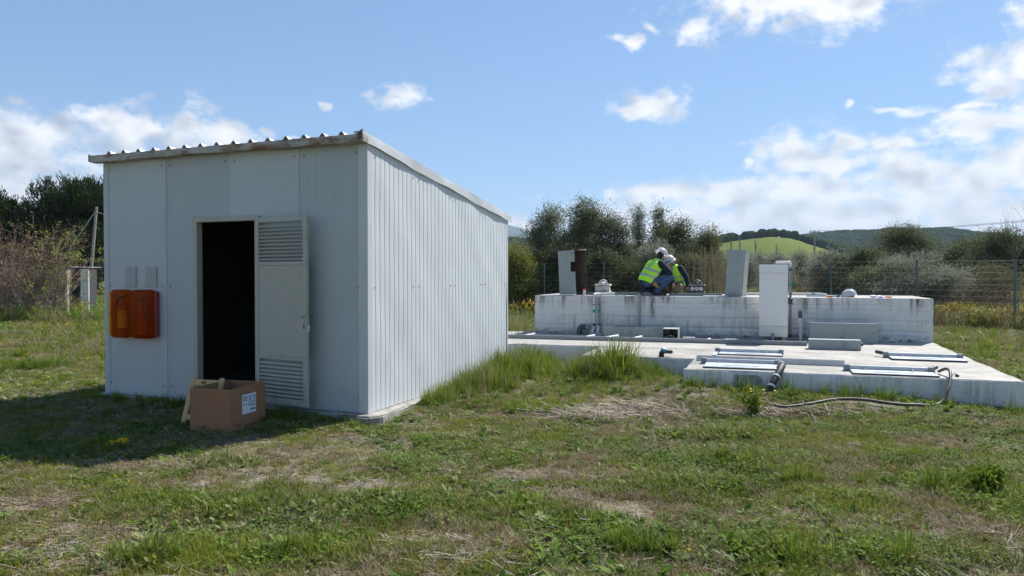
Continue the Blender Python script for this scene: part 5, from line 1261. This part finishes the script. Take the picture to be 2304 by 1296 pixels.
bm = B(); abox(bm, -.95, .95, -.08, .08, zt-.3, zt-.12); obj('crossarm', bm, pole_m, t); bm = B(); abox(bm, -.6, .6, -.08, .08, zt-.95, zt-.8); obj('crossarm', bm, pole_m, t)
for x in (-.65, 0, .65):
    bm = B(); atube(bm, [(x, 0, zt-.12), (x, 0, zt+.08)], .05, 8); obj('insulator', bm, screw_mat, t)
for (dx, lab) in ((-.65, 'nearer power line running right from the power pole'), (.65, 'farther power line running right from the power pole')):
    e = Vector((spot(2420, 62), 62, (618-486)/FPX*62+CAMH)); s_ = Vector((X_+dx, 130, zt+.08)); e.x += dx
    bm = B(); n = 14; pts = [s_.lerp(e, i/n)-Vector((0, 0, 1.0*4*(i/n)*(1-i/n)*.5))-s_ for i in range(n+1)]; atube(bm, pts, .018, 4); tag(obj('power_line', bm, screw_mat, None, loc=s_), lab, 'power line')
for (px, top, bot, d, lab) in ((1700, 541, 612, 75, 'thin dead stake nearest the power pole below the green field'), (1747, 549, 600, 90, 'short thin dead stake midway below the green field'), (1664, 537, 600, 80, 'thin dead stake above the tilted upright cover, right one'), (1645, 541, 600, 82, 'thin dead stake above the tilted upright cover, left one')):
    zt = (618-top)/FPX*d+CAMH; t = thing('dead_stake', lab, 'stake', (spot(px, d), d, 0)); bm = B(); atube(bm, smooth_path([(0, 0, -.2), (.04, 0, zt*.5), (-.05, .02, zt)], 4), .07, 6); obj('stem', bm, pole_m, t, smooth=True)
    bm = B(); atube(bm, [(0, 0, zt*.8), (.18, 0, zt*.93)], .03, 5); obj('twig', bm, pole_m, t)
# leaning pole with a stay at left
d = 36; X_ = spot(197, d); t = thing('leaning_pole', 'leaning timber pole with a stay between stone hut and shed', 'pole', (X_, d, float(gz(X_, d)))); tp = Vector((spot(219, d)-X_, 0, (618-472)/FPX*d+CAMH))
bm = B(); atube(bm, [(0, 0, -.2), tp], [.085, .06], 8); obj('pole', bm, pole_m, t, smooth=True)
bm = B(); atube(bm, [tp*.965, (spot(158, d)-X_, -.6, (618-590)/FPX*d+CAMH)], .028, 6); obj('stay', bm, pole_m, t)
bm = B(); atube(bm, [tp*.95, (tp.x+1.9, .5, tp.z-1.0)], .02, 6); obj('wire', bm, pole_m, t)
# stone hut with white door
d = 27.5; stone_w = M('stone_wall', (.40, .34, .25), .95, var=.25, vscale=4, dirt=(.22, .19, .14), damt=.5, dscale=2, bump=.6, bscale=18)
X0, X1 = spot(-90, d), spot(150, d); t = thing('stone_hut', 'low buff stone hut with a thin flat roof behind bare shrubs at left', 'hut', (X1, d, 0)); zt = (618-602)/FPX*d+CAMH
bm = B(); abox(bm, X0-X1, 0, 0, .35, -.2, zt, .02); wallo = obj('wall', bm, M('mortar_buff', (.33, .28, .21), .95, var=.2), t)
rg = np.random.default_rng(3); z = .0; row = 0; stm = []
for k in range(4):
    b_ = B(); abox(b_, -.5, .5, -.03, .02, -.5, .5, .03); stm.append(b_)
protS = [obj('stone', stm[k], M('hut_stone_%d' % k, c, .95, var=.2, vscale=5, bump=.5, bscale=14), wallo, loc=(0, 0, -5)) for k, c in enumerate([(.42, .36, .26), (.36, .31, .23), (.46, .40, .30), (.31, .27, .21)])]
cnt = 0
while z < zt-.08:
    hgt = rg.uniform(.15, .24); hgt = min(hgt, zt-.02-z); x = X0-X1
    while x < -.05:
        w = min(rg.uniform(.22, .5), -.01-x)
        if w > .06:
            src = protS[rg.integers(0, 4)]; o = dup(src, wallo, loc=(x+w/2, -.012, z+hgt/2)); o.scale = (w-.02, 1, hgt-.02); cnt += 1
        x += w
    z += hgt
for p_ in protS: bpy.data.objects.remove(p_)
bm = B(); abox(bm, -1.2, .06, -.08, 2.2, zt+.02, zt+.05, .01); obj('roof', bm, M('roof_sheet', (.30, .30, .29), .8), t)
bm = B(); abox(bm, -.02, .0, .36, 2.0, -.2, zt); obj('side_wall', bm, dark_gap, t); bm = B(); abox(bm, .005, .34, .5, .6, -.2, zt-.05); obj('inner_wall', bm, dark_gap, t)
bm = B(); abox(bm, .36, .66, .25, .31, -.1, zt-.06, .01); obj('door', bm, M('hut_door', (.74, .80, .86), .6, var=.1, vscale=4, dirt=(.4, .4, .38), damt=.4, dscale=4), t)
# ------------------------------------------------------------------ bare shrubs, reeds, brush
def bare_shrub(name, label, X_, Y_, h, w, n, mat, seed, leaves=None, nleaf=0, cat='shrub', r=.014):
    rg = np.random.default_rng(seed); zb = float(gz(X_, Y_)); t = thing(name, label, cat, (X_, Y_, zb)); bm = B(); tips = []
    def grow(p, d, L_, r_, k):
        pts = [p]; q = Vector(p)
        for s in range(3): d = (d+Vector(rg.normal(0, .14, 3))+Vector((0, 0, .05))).normalized(); q = q+d*L_/3; pts.append(Vector(q))
        atube(bm, pts, [r_, r_*.85, r_*.7, r_*.55], 3, caps=False); tips.append(pts[-1])
        if k > 0:
            for _ in range(rg.integers(2, 4)): grow(pts[rg.integers(1, 4)], (d+Vector(rg.normal(0, .45, 3))).normalized(), L_*rg.uniform(.5, .75), r_*.6, k-1)
    for i in range(n):
        a = rg.uniform(0, 6.28); grow(Vector((rg.normal(0, w*.16), rg.normal(0, w*.1), -.05)), Vector((math.cos(a)*rg.uniform(.1, .55), math.sin(a)*rg.uniform(.1, .5), 1)).normalized(), h*rg.uniform(.5, .72), r, 3)
    obj('branches', bm, mat, t)
    if leaves is not None and nleaf:
        tp = np.array([tuple(q) for q in tips]); idx = rg.integers(0, len(tp), nleaf); P_ = tp[idx]+rg.normal(0, .05, (nleaf, 3)); V, F = leaf_quads(P_, rg.normal(size=(nleaf, 3)), rg.uniform(.04, .08, nleaf), rg.uniform(.025, .04, nleaf), rg); arr_obj('leaves', V, F, leaves, t)
twig_m = M('twig', (.20, .135, .10), .9, var=.25, vscale=3); twig_g = M('twig_grey', (.22, .20, .17), .9, var=.2)
bud = leafmat('bud_leaf', (.20, .24, .03), (.36, .38, .08), .4, .5, .3, patch=1.5); pinkbud = leafmat('bud_red', (.16, .09, .07), (.30, .20, .16), .3, .6, .2, patch=2)
bare_shrub('bare_shrub', 'bare brown shrub in front of the stone hut, nearest the left edge', spot(25, 25.5), 25.5, 2.9, 2.0, 26, twig_m, 1, pinkbud, 1600, r=.02)
bare_shrub('bare_shrub', 'reddish bare shrub in front of the middle of the stone hut', spot(85, 25.2), 25.2, 2.7, 1.7, 24, twig_m, 2, pinkbud, 2000, r=.02)
bare_shrub('budding_shrub', 'shrub with fresh yellow green leaves at the corner of the stone hut', spot(132, 25.8), 25.8, 2.6, 1.1, 10, twig_g, 3, bud, 2200)
bare_shrub('bare_tree', 'bare twiggy tree poking in at the right edge of the picture', spot(2318, 33), 33, 4.1, 2.4, 7, twig_g, 5, r=.017)
for i, (px, d, lab) in enumerate(((2140, 27.5, 'brown bare brush right of the large loose grey bush'), (2190, 28.5, 'brown bare brush in the middle of the gap behind the right fence'), (2250, 27, 'brown bare brush behind the far right fence post'), (1925, 31, 'brown bare brush behind the lone hard hat'), (1800, 33, 'brown bare brush behind the white cabinet'))):
    bare_shrub('brush', lab, spot(px, d), d, 1.7, 1.8, 16, twig_m, 40+i, olive_b, 350)
reed_m = leafmat('reed', (.26, .21, .13), (.42, .35, .22), .2, .8, .2, patch=2)
V, F = [], []
for (px, d, n, hh) in ((1600, 29, 70, 2.6), (1560, 29.5, 35, 2.2), (1625, 30, 40, 2.2), (1690, 31, 40, 1.6), (1163, 15.2, 5, 1.25), (1175, 15.6, 4, .9)):
    for _ in range(n):
        x = spot(px+rr(-26, 26)*(1 if d > 20 else .25), d); y = d+rr(-.5, .5); h = hh*rr(.5, 1.1); lx, ly = rr(-.12, .12)*h, rr(-.08, .08)*h; w = .010 if d > 20 else .006; z0 = float(gz(x, y)); b = len(V)
        V += [(x-w, y, z0), (x+w, y, z0), (x+lx+w*.5, y+ly, z0+h), (x+lx-w*.5, y+ly, z0+h), (x, y-w, z0), (x, y+w, z0), (x+lx, y+ly+w*.5, z0+h), (x+lx, y+ly-w*.5, z0+h)]; F += [(b, b+1, b+2, b+3), (b+4, b+5, b+6, b+7)]
        for _q in range(3):
            t_ = rr(.3, .95); a = rr(0, 6.28); c = (x+lx*t_, y+ly*t_, z0+h*t_); b = len(V); L_ = rr(.1, .3); V += [c, (c[0]+.008, c[1], c[2]), (c[0]+L_*math.cos(a), c[1]+L_*math.sin(a), c[2]+L_*.4)]; F.append((b, b+1, b+2))
tag(arr_obj('dry_reeds', V, F, reed_m), kind='stuff')
# dry tall grass and weeds along the fence line
protos = [('rank_clump', *blades(30, .3, .75, .012, .16, .7, 3), g_dry), ('rank_clump', *blades(30, .25, .6, .012, .16, .8, 3), g_lush), ('rank_clump', *blades(26, .3, .8, .01, .18, .6, 3), g_brown), ('rank_clump', *rosette(40, .06, .14, .4, 1.2, stem=.5, spread=.22), g_herb)]
X, Y, I_ = [], [], []
for _ in range(2600):
    px = rr(1100, 2500); dl = np.interp(px, [1060, 1225, 1870, 2284, 2700], [33, 31.5, 24.8, 21.6, 18.5])+rr(-.5, 5); X.append(spot(px, dl)); Y.append(dl); I_.append(random.choice([0, 0, 2, 2, 3, 1]))
for _ in range(700):
    px = rr(-60, 250); dl = rr(24, 36); X.append(spot(px, dl)); Y.append(dl); I_.append(random.choice([1, 1, 3, 0]))
X, Y = np.array(X), np.array(Y); k = ~blocked(X, Y, .05)
scatter('rank_grass', None, protos, P3(X, Y)[k], rots(k.sum(), .1), rng.uniform(.6, 1.3, k.sum()), np.array(I_)[k])
# single plants by the slab
def plant(name, label, w_, h, n, seed, flowers=0, cat='plant'):
    rg = np.random.default_rng(seed); t = thing(name, label, cat, (w_.x, w_.y, float(gz(w_.x, w_.y)))); bm = B(); P_, D_ = [], []
    for i in range(n):
        a = rg.uniform(0, 6.28); tip = Vector((math.cos(a)*h*.95*rg.random(), math.sin(a)*h*.6*rg.random(), h*rg.uniform(.45, 1))); pts = smooth_path([(0, 0, 0), tip*.5+Vector((0, 0, .05*h)), tip], 3); atube(bm, pts, .004, 4, caps=False)
        for q in pts[1:]:
            for _ in range(4): P_.append(tuple(q)); D_.append(tuple(rg.normal(0, 1, 3)+np.array([0, 0, .4])))
    obj('stems', bm, stem_g, t); m = len(P_); V, F = leaf_quads(np.array(P_), np.array(D_), rg.uniform(.03, .07, m), rg.uniform(.012, .026, m), rg); arr_obj('leaves', V, F, g_herb2, t)
    for i in range(flowers):
        b = B(); alathe(b, [(.004, 0), (.016, .006), (.005, .010)], 8); obj('flower', b, orange_pet, t, loc=(rg.normal(0, h*.25), rg.normal(0, h*.2), h*rg.uniform(.85, 1.05)))
g_herb2 = leafmat('plant_leaf', (.09, .14, .015), (.19, .25, .035), .4, .6, .1, patch=4)
plant('flowering_weed', 'leafy flowering weed standing below the black hose', pix(1700, 925, .08), .30, 17, 1, 4)
plant('leafy_weed', 'broad leafy weed at the slab foot between the two hoses', pix(1850, 897, 0), .20, 20, 2)
plant('leafy_weed', 'green leafy clump in the grass at the right edge of the picture', pix(2215, 1115, 0), .17, 46, 3)
plant('leafy_weed', 'low leafy weed at the foot of the slab under the grey hose bend', pix(2080, 902, 0), .20, 16, 4)
t = thing('fallen_rail', 'thin pale metal rail lying in the grass at the left edge', 'rail', pix(30, 748, .03)); bm = B(); abox(bm, -.5, .42, -.03, .03, .0, .05, .004, rot=(0, 0, R(4))); obj('rail', bm, galv, t); bm = B(); abox(bm, .421, .44, -.035, .035, .0, .055); obj('end', bm, galv, t)
t = thing('dropped_pipe', 'short pale metal pipe lying in the grass beside the shed', 'pipe', pix(1022, 899, .05), R(20)); bm = B(); atube(bm, [(-.14, 0, .03), (.14, .0, .05)], .012, 8); obj('pipe', bm, galv, t); bm = B(); atube(bm, [(.14, 0, .05), (.16, 0, .051)], .016, 8); obj('collar', bm, galv, t)

# ------------------------------------------------------------------ air: thin haze that turns the far hills blue
bm = B(); abox(bm, -7000, 7000, -60, 6400, -3, 330)
mh = bpy.data.materials.new('haze'); mh.use_nodes = True; nt = mh.node_tree; nt.nodes.clear(); o_ = nt.nodes.new('ShaderNodeOutputMaterial'); pv = nt.nodes.new('ShaderNodeVolumePrincipled')
pv.inputs['Color'].default_value = (.62, .78, 1, 1); pv.inputs['Density'].default_value = HAZE; pv.inputs['Anisotropy'].default_value = .0; nt.links.new(pv.outputs[0], o_.inputs['Volume'])
tag(obj('haze', bm, mh), kind='stuff')
# ------------------------------------------------------------------ the two workers
def capsule(bm, p0, r0, p1, r1, n=14):
    p0, p1 = Vector(p0), Vector(p1); d = (p1-p0); L_ = d.length; q = d.to_track_quat('Z', 'Y').to_matrix() if L_ > 1e-6 else Matrix.Identity(3); rings = []
    prof = [(-math.cos(a)*r0, math.sin(a)*r0) for a in (.15, .6, 1.05, 1.57)]+[(L_-math.cos(a)*r1, math.sin(a)*r1) for a in (1.57, 2.1, 2.55, 3.0)]
    for z, r in prof: rings.append([bm.verts.new(p0+q @ Vector((r*math.cos(6.2832*k/n), r*math.sin(6.2832*k/n), z))) for k in range(n)])
    for A, Bq in zip(rings, rings[1:]):
        for k in range(n): bm.faces.new((A[k], A[(k+1) % n], Bq[(k+1) % n], Bq[k]))
    bm.faces.new(rings[0][::-1]); bm.faces.new(rings[-1])
def ellipsoid(bm, c, r, rot=(0, 0, 0)):
    t = bmesh.new(); bmesh.ops.create_uvsphere(t, u_segments=16, v_segments=10, radius=1); bmesh.ops.scale(t, vec=r, verts=t.verts); bmesh.ops.rotate(t, cent=(0, 0, 0), matrix=Euler(rot).to_matrix(), verts=t.verts); bmesh.ops.translate(t, vec=c, verts=t.verts)
    me = bpy.data.meshes.new('tmp'); t.to_mesh(me); t.free(); bm.from_mesh(me); bpy.data.meshes.remove(me)
def remesh(bm, voxel, smooth=6):
    me = bpy.data.meshes.new('tmpbody'); bm.to_mesh(me); bm.free(); o = bpy.data.objects.new('tmpbody', me); C.objects.link(o)
    m = o.modifiers.new('r', 'REMESH'); m.mode = 'VOXEL'; m.voxel_size = voxel; s = o.modifiers.new('s', 'SMOOTH'); s.factor = .5; s.iterations = smooth
    bpy.context.view_layer.update(); out = bpy.data.meshes.new_from_object(o.evaluated_get(bpy.context.evaluated_depsgraph_get())); bpy.data.objects.remove(o); return out
def segdist(P, a, b):
    a, b = np.array(a), np.array(b); ab = b-a; t = np.clip(((P-a) @ ab)/(ab @ ab+1e-9), 0, 1); return np.linalg.norm(P-a-t[:, None]*ab, axis=1)
skin_m = M('skin', (.48, .25, .17), .55, var=.06, vscale=12); jacket = M('navy_jacket', (.012, .016, .035), .85, var=.3, vscale=14, bump=.3, bscale=30)
jeans = M('blue_jeans', (.045, .085, .165), .85, var=.25, vscale=10, bump=.25, bscale=40); khaki = M('khaki_trousers', (.17, .135, .08), .85, var=.2, vscale=10, bump=.25)
boot = M('brown_boot', (.045, .032, .022), .7, var=.3, vscale=12); hivis = M('hi_vis', (.42, .88, .04), .7, var=.08, vscale=9, bump=.35, bscale=22); tape = M('reflective_tape', (.36, .38, .37), .45, var=.06); hair_m = M('dark_hair', (.02, .014, .01), .8); lens = M('visor', (.12, .13, .14), .2)
def person(label, base, rz, J, bones, trouser, vest_seg, head, face_dir, vest_scale=1.10):
    """J joints; bones (a, ra, b, rb, tag)"""
    t = thing('person', label, 'person', base, rz); bm = B()
    for a, ra, b, rb, tg in bones: capsule(bm, J[a] if isinstance(a, str) else a, ra, J[b] if isinstance(b, str) else b, rb)
    # trunk depth and shoulders come from several overlapping capsules; head with jaw, nose, ears
    hc = Vector(J['head']); fd = Vector(face_dir).normalized(); sd = fd.cross(Vector((0, 0, 1))).normalized(); upv = sd.cross(fd)
    ellipsoid(bm, hc, (.078, .078, .105)); capsule(bm, hc+fd*.035-upv*.045, .055, hc+fd*.05-upv*.085, .035); capsule(bm, hc+fd*.085-upv*.0, .014, hc+fd*.105-upv*.035, .018)
    for s in (-1, 1): capsule(bm, hc+sd*s*.078-upv*.01, .016, hc+sd*s*.083-upv*.035, .012)
    me = remesh(bm, .011, 4); P_ = np.array([tuple(p.center) for p in me.polygons])
    mats = {'jacket': 0, 'trouser': 1, 'skin': 2, 'boot': 3, 'hair': 4}
    for m in (jacket, trouser, skin_m, boot, hair_m): me.materials.append(m)
    D = []; tags = []
    for a, ra, b, rb, tg in bones: D.append(segdist(P_, J[a] if isinstance(a, str) else a, J[b] if isinstance(b, str) else b)-.5*(ra+rb)); tags.append(mats[tg])
    D.append(np.linalg.norm(P_-np.array(hc), axis=1)-.10); tags.append(2); idx = np.array(tags)[np.argmin(np.array(D), axis=0)]
    rel = P_-np.array(hc); backh = (rel @ np.array(fd) < .01) & (np.linalg.norm(rel, axis=1) < .14) & (rel @ np.array(upv) > -.07); idx[backh & (idx == 2)] = 4
    me.polygons.foreach_set('material_index', idx.astype(np.int32)); me.polygons.foreach_set('use_smooth', [True]*len(me.polygons))
    body = bpy.data.objects.new('body', me); link(body, t)
    # eyes and mouth
    for s in (-1, 1):
        b = B(); ellipsoid(b, hc+fd*.073+sd*s*.032+upv*.008, (.013, .013, .009)); obj('eye', b, hair_m, t, smooth=True)
    b = B(); capsule(b, hc+fd*.088-sd*.02-upv*.062, .006, hc+fd*.088+sd*.02-upv*.062, .006, 6); obj('mouth', b, M('lips', (.30, .11, .09), .6) if 'lips' not in MATS else MATS['lips'], t, smooth=True)
    return t
def vest(parent, segs, axis0, axis1, front, cut_lo=.0, cut_hi=1.0, stripes=((.28, .36), (.56, .64)), side=(0, 1, 0), arms=()):
    """vest: its own shell round the trunk, cut at hem, neck and armholes, with reflective bands"""
    bm = B()
    for a, ra, b, rb in segs: capsule(bm, a, ra, b, rb)
    me = remesh(bm, .011, 5); a0, a1 = np.array(axis0), np.array(axis1); ax = (a1-a0); L_ = np.linalg.norm(ax); ax = ax/L_; sd = np.array(side); sd = sd/np.linalg.norm(sd); fw = np.cross(sd, ax)
    b2 = bmesh.new(); b2.from_mesh(me); kill = []
    for f in b2.faces:
        c = np.array(f.calc_center_median()); u = (c-a0) @ ax/L_; v = (c-a0) @ sd
        if u < cut_lo or u > cut_hi: kill.append(f); continue
        if any(np.linalg.norm(c-np.array(q)) < r for q, r in arms): kill.append(f); continue
        w = (c-a0) @ fw; mi = 0
        for s0, s1 in stripes:
            if s0 < u < s1: mi = 1
        if u > stripes[-1][1] and .085 < abs(v) < .13: mi = 1
        f.material_index = mi
    bmesh.ops.delete(b2, geom=kill, context='FACES'); bmesh.ops.solidify(b2, geom=b2.faces[:], thickness=.006); return obj('vest', b2, [hivis, tape], parent, smooth=True, ang=60)
# front worker: kneeling-crouching, turned away to the right, in jeans
J = dict(pel=(-.15, .03, .30), chest=(-.02, .06, .58), neck=(.065, .09, .735), head=(.125, .12, .815), shR=(.10, -.10, .655), elR=(.275, -.13, .47), wrR=(.35, -.10, .285), shL=(.00, .25, .67), elL=(.20, .33, .45), wrL=(.36, .22, .28),
         hipR=(-.12, -.08, .29), knR=(.28, -.11, .35), anR=(.02, -.09, .085), toR=(.19, -.11, .03), heR=(-.03, -.09, .045), hipL=(-.14, .14, .28), knL=(.16, .20, .075), anL=(-.22, .10, .13), toL=(-.30, .10, .03))
bones = [((-.165, .03, .255), .165, (-.12, .03, .36), .16, 'jacket'), ('pel', .15, 'chest', .145, 'jacket'), ((-.13, -.05, .33), .11, (.03, -.05, .60), .10, 'jacket'), ((-.13, .12, .33), .10, (-.02, .18, .60), .10, 'jacket'), ((.07, -.06, .645), .075, (0, .21, .66), .075, 'jacket'), ('chest', .11, 'neck', .06, 'jacket'), ('neck', .062, (.115, .115, .79), .075, 'jacket'),
         ('shR', .068, 'elR', .054, 'jacket'), ('elR', .054, 'wrR', .040, 'jacket'), ('shL', .068, 'elL', .054, 'jacket'), ('elL', .054, 'wrL', .040, 'jacket'),
         ((-.17, -.04, .26), .115, (-.17, .10, .26), .115, 'trouser'), ('hipR', .098, 'knR', .068, 'trouser'), ('knR', .066, 'anR', .048, 'trouser'), ('hipL', .098, 'knL', .07, 'trouser'), ('knL', .066, 'anL', .05, 'trouser'),
         ('heR', .042, 'toR', .036, 'boot'), ('anR', .046, 'heR', .044, 'boot'), ('anL', .045, 'toL', .036, 'boot'), ((-.25, .10, .17), .04, 'toL', .036, 'boot')]
def hand_bones(w, d, s, curl):
    """palm, four fingers of different length and a thumb from the palm's side"""
    w, d, s = Vector(w), Vector(d).normalized(), Vector(s).normalized(); n_ = d.cross(s); out = [(tuple(w), .028, tuple(w+d*.055), .030, 'skin')]
    for i, l in enumerate((.062, .072, .068, .052)):
        k = w+d*.075+s*(.026-.0175*i); m_ = k+(d*.75-n_*curl)*l*.5; e = m_+(d*.45-n_*curl*1.3)*l*.5; out += [(tuple(k), .0095, tuple(m_), .0088, 'skin'), (tuple(m_), .0088, tuple(e), .0078, 'skin')]
    k = w+d*.02+s*.032; m_ = k+(d*.5+s*.7)*.035; e = m_+(d*.8+s*.15-n_*curl*.4)*.03; return out+[(tuple(k), .012, tuple(m_), .0105, 'skin'), (tuple(m_), .0105, tuple(e), .009, 'skin')]
bones += hand_bones((.355, -.10, .265), (.10, .05, -1), (0, 1, 0), .55)+hand_bones((.375, .215, .265), (.35, -.1, -.9), (0, -1, 0), .5)
base1 = t2w(-5.03, .42, TOP+.012)
w1 = person('worker crouching with back turned in jeans, dark jacket, yellow vest and white helmet', base1, TANK_A+R(16), J, bones, jeans, None, None, (.80, .35, -.48))
A = lambda *v: tuple(v)
vest(w1, [(A(-.165, .03, .31), .185, A(-.03, .06, .57), .172), (A(-.145, -.06, .32), .140, A(.02, -.06, .59), .128), (A(-.145, .13, .32), .140, A(-.03, .19, .59), .128), (A(.06, -.05, .645), .086, A(0, .20, .66), .086), (A(-.02, .06, .58), .125, A(.055, .085, .70), .085)],
     (-.17, .03, .21), (.06, .09, .74), None, cut_lo=.06, cut_hi=1.02, stripes=((.24, .33), (.46, .55)), side=(.12, 1, 0), arms=((A(.125, -.135, .64), .105), (A(.01, .30, .665), .105)))
hd = Vector(J['head']); helmet(w1, 'helmet', loc=hd+Vector((.022, .012, .038)), rot=Euler((R(-36), 0, R(-66))))
t = thing('work_glove', 'tan work glove tucked in the back pocket of the crouching worker', 'glove', base1+Vector((-.03, -.165, .17)), TANK_A)
bm = B(); abox(bm, -.035, .03, -.012, .012, .03, .10, .008, rot=(0, R(-25), 0)); obj('cuff', bm, M('tan_leather', (.42, .21, .07), .8, var=.2), t)
for i in range(4):
    bm = B(); capsule(bm, (-.005+.018*i, 0, .045-.006*i), .010, (.022+.018*i, -.004, -.012+.006*abs(i-1.5)), .009, 8); obj('finger', bm, MATS['tan_leather'], t, smooth=True)
bm = B(); capsule(bm, (-.03, 0, .06), .011, (-.025, -.006, .018), .009, 8); obj('thumb', bm, MATS['tan_leather'], t, smooth=True)
# second worker: kneeling behind, facing the camera and looking down to the left, khaki trousers
J = dict(pel=(.10, .22, .24), chest=(.05, .10, .50), neck=(.0, .02, .62), head=(-.06, -.05, .665), shL=(.17, .05, .565), elL=(.285, .02, .38), wrL=(.335, -.02, .20), shR=(-.12, .05, .55), elR=(-.20, -.10, .36), wrR=(-.12, -.2, .2),
         hipL=(.15, .18, .21), knL=(.10, -.22, .13), anL=(.16, .22, .07), toL=(.16, .32, .03), hipR=(.0, .20, .21), knR=(-.12, -.12, .12), anR=(-.03, .28, .07), toR=(-.04, .38, .03))
bones = [('pel', .13, 'chest', .13, 'jacket'), ((.02, .2, .27), .09, (-.03, .1, .50), .09, 'jacket'), ((.17, .2, .27), .09, (.12, .1, .50), .09, 'jacket'), ((-.09, .06, .54), .07, (.14, .06, .55), .07, 'jacket'), ('chest', .10, 'neck', .06, 'jacket'), ('neck', .052, 'head', .05, 'skin'),
         ('shL', .068, 'elL', .056, 'jacket'), ('elL', .056, 'wrL', .042, 'jacket'), ('shR', .066, 'elR', .054, 'jacket'), ('elR', .054, 'wrR', .042, 'jacket'),
         ('hipL', .10, 'knL', .07, 'trouser'), ('knL', .066, 'anL', .05, 'trouser'), ('hipR', .10, 'knR', .07, 'trouser'), ('knR', .066, 'anR', .05, 'trouser'), ('anL', .046, 'toL', .036, 'boot'), ('anR', .046, 'toR', .036, 'boot')]
bones += hand_bones((.34, -.022, .185), (.15, -.1, -1), (-.3, -1, 0), .55)+hand_bones((-.11, -.205, .19), (.4, -.1, -.8), (.3, -1, 0), .5)
base2 = t2w(-4.73, .74, TOP+.012)
w2 = person('worker kneeling behind the other, khaki trousers, yellow vest, reaching to the rusty meter box', base2, TANK_A, J, bones, khaki, None, None, (-.55, -.62, -.5))
vest(w2, [(A(.10, .22, .24), .15, A(.05, .10, .50), .15), (A(.02, .2, .26), .108, A(-.03, .1, .50), .106), (A(.17, .2, .26), .108, A(.12, .1, .50), .106), (A(-.08, .06, .54), .082, A(.13, .06, .55), .082), (A(.05, .1, .5), .115, A(.02, .04, .60), .08)],
     (.11, .25, .13), (.02, .04, .64), None, cut_lo=.10, cut_hi=1.0, stripes=((.30, .38), (.52, .60)), side=(1, 0, 0), arms=((A(.185, .045, .56), .092), (A(-.135, .045, .545), .092)))
hd = Vector(J['head']); h2 = helmet(w2, 'helmet', loc=hd+Vector((.012, .012, .042)), rot=Euler((R(-30), 0, R(138))))
bm = B(); pts = [(.118*math.cos(a), .142*math.sin(a), .032) for a in [R(20+14*k) for k in range(11)]]; atube(bm, pts, .012, 6); obj('goggles', bm, lens, h2, smooth=True)
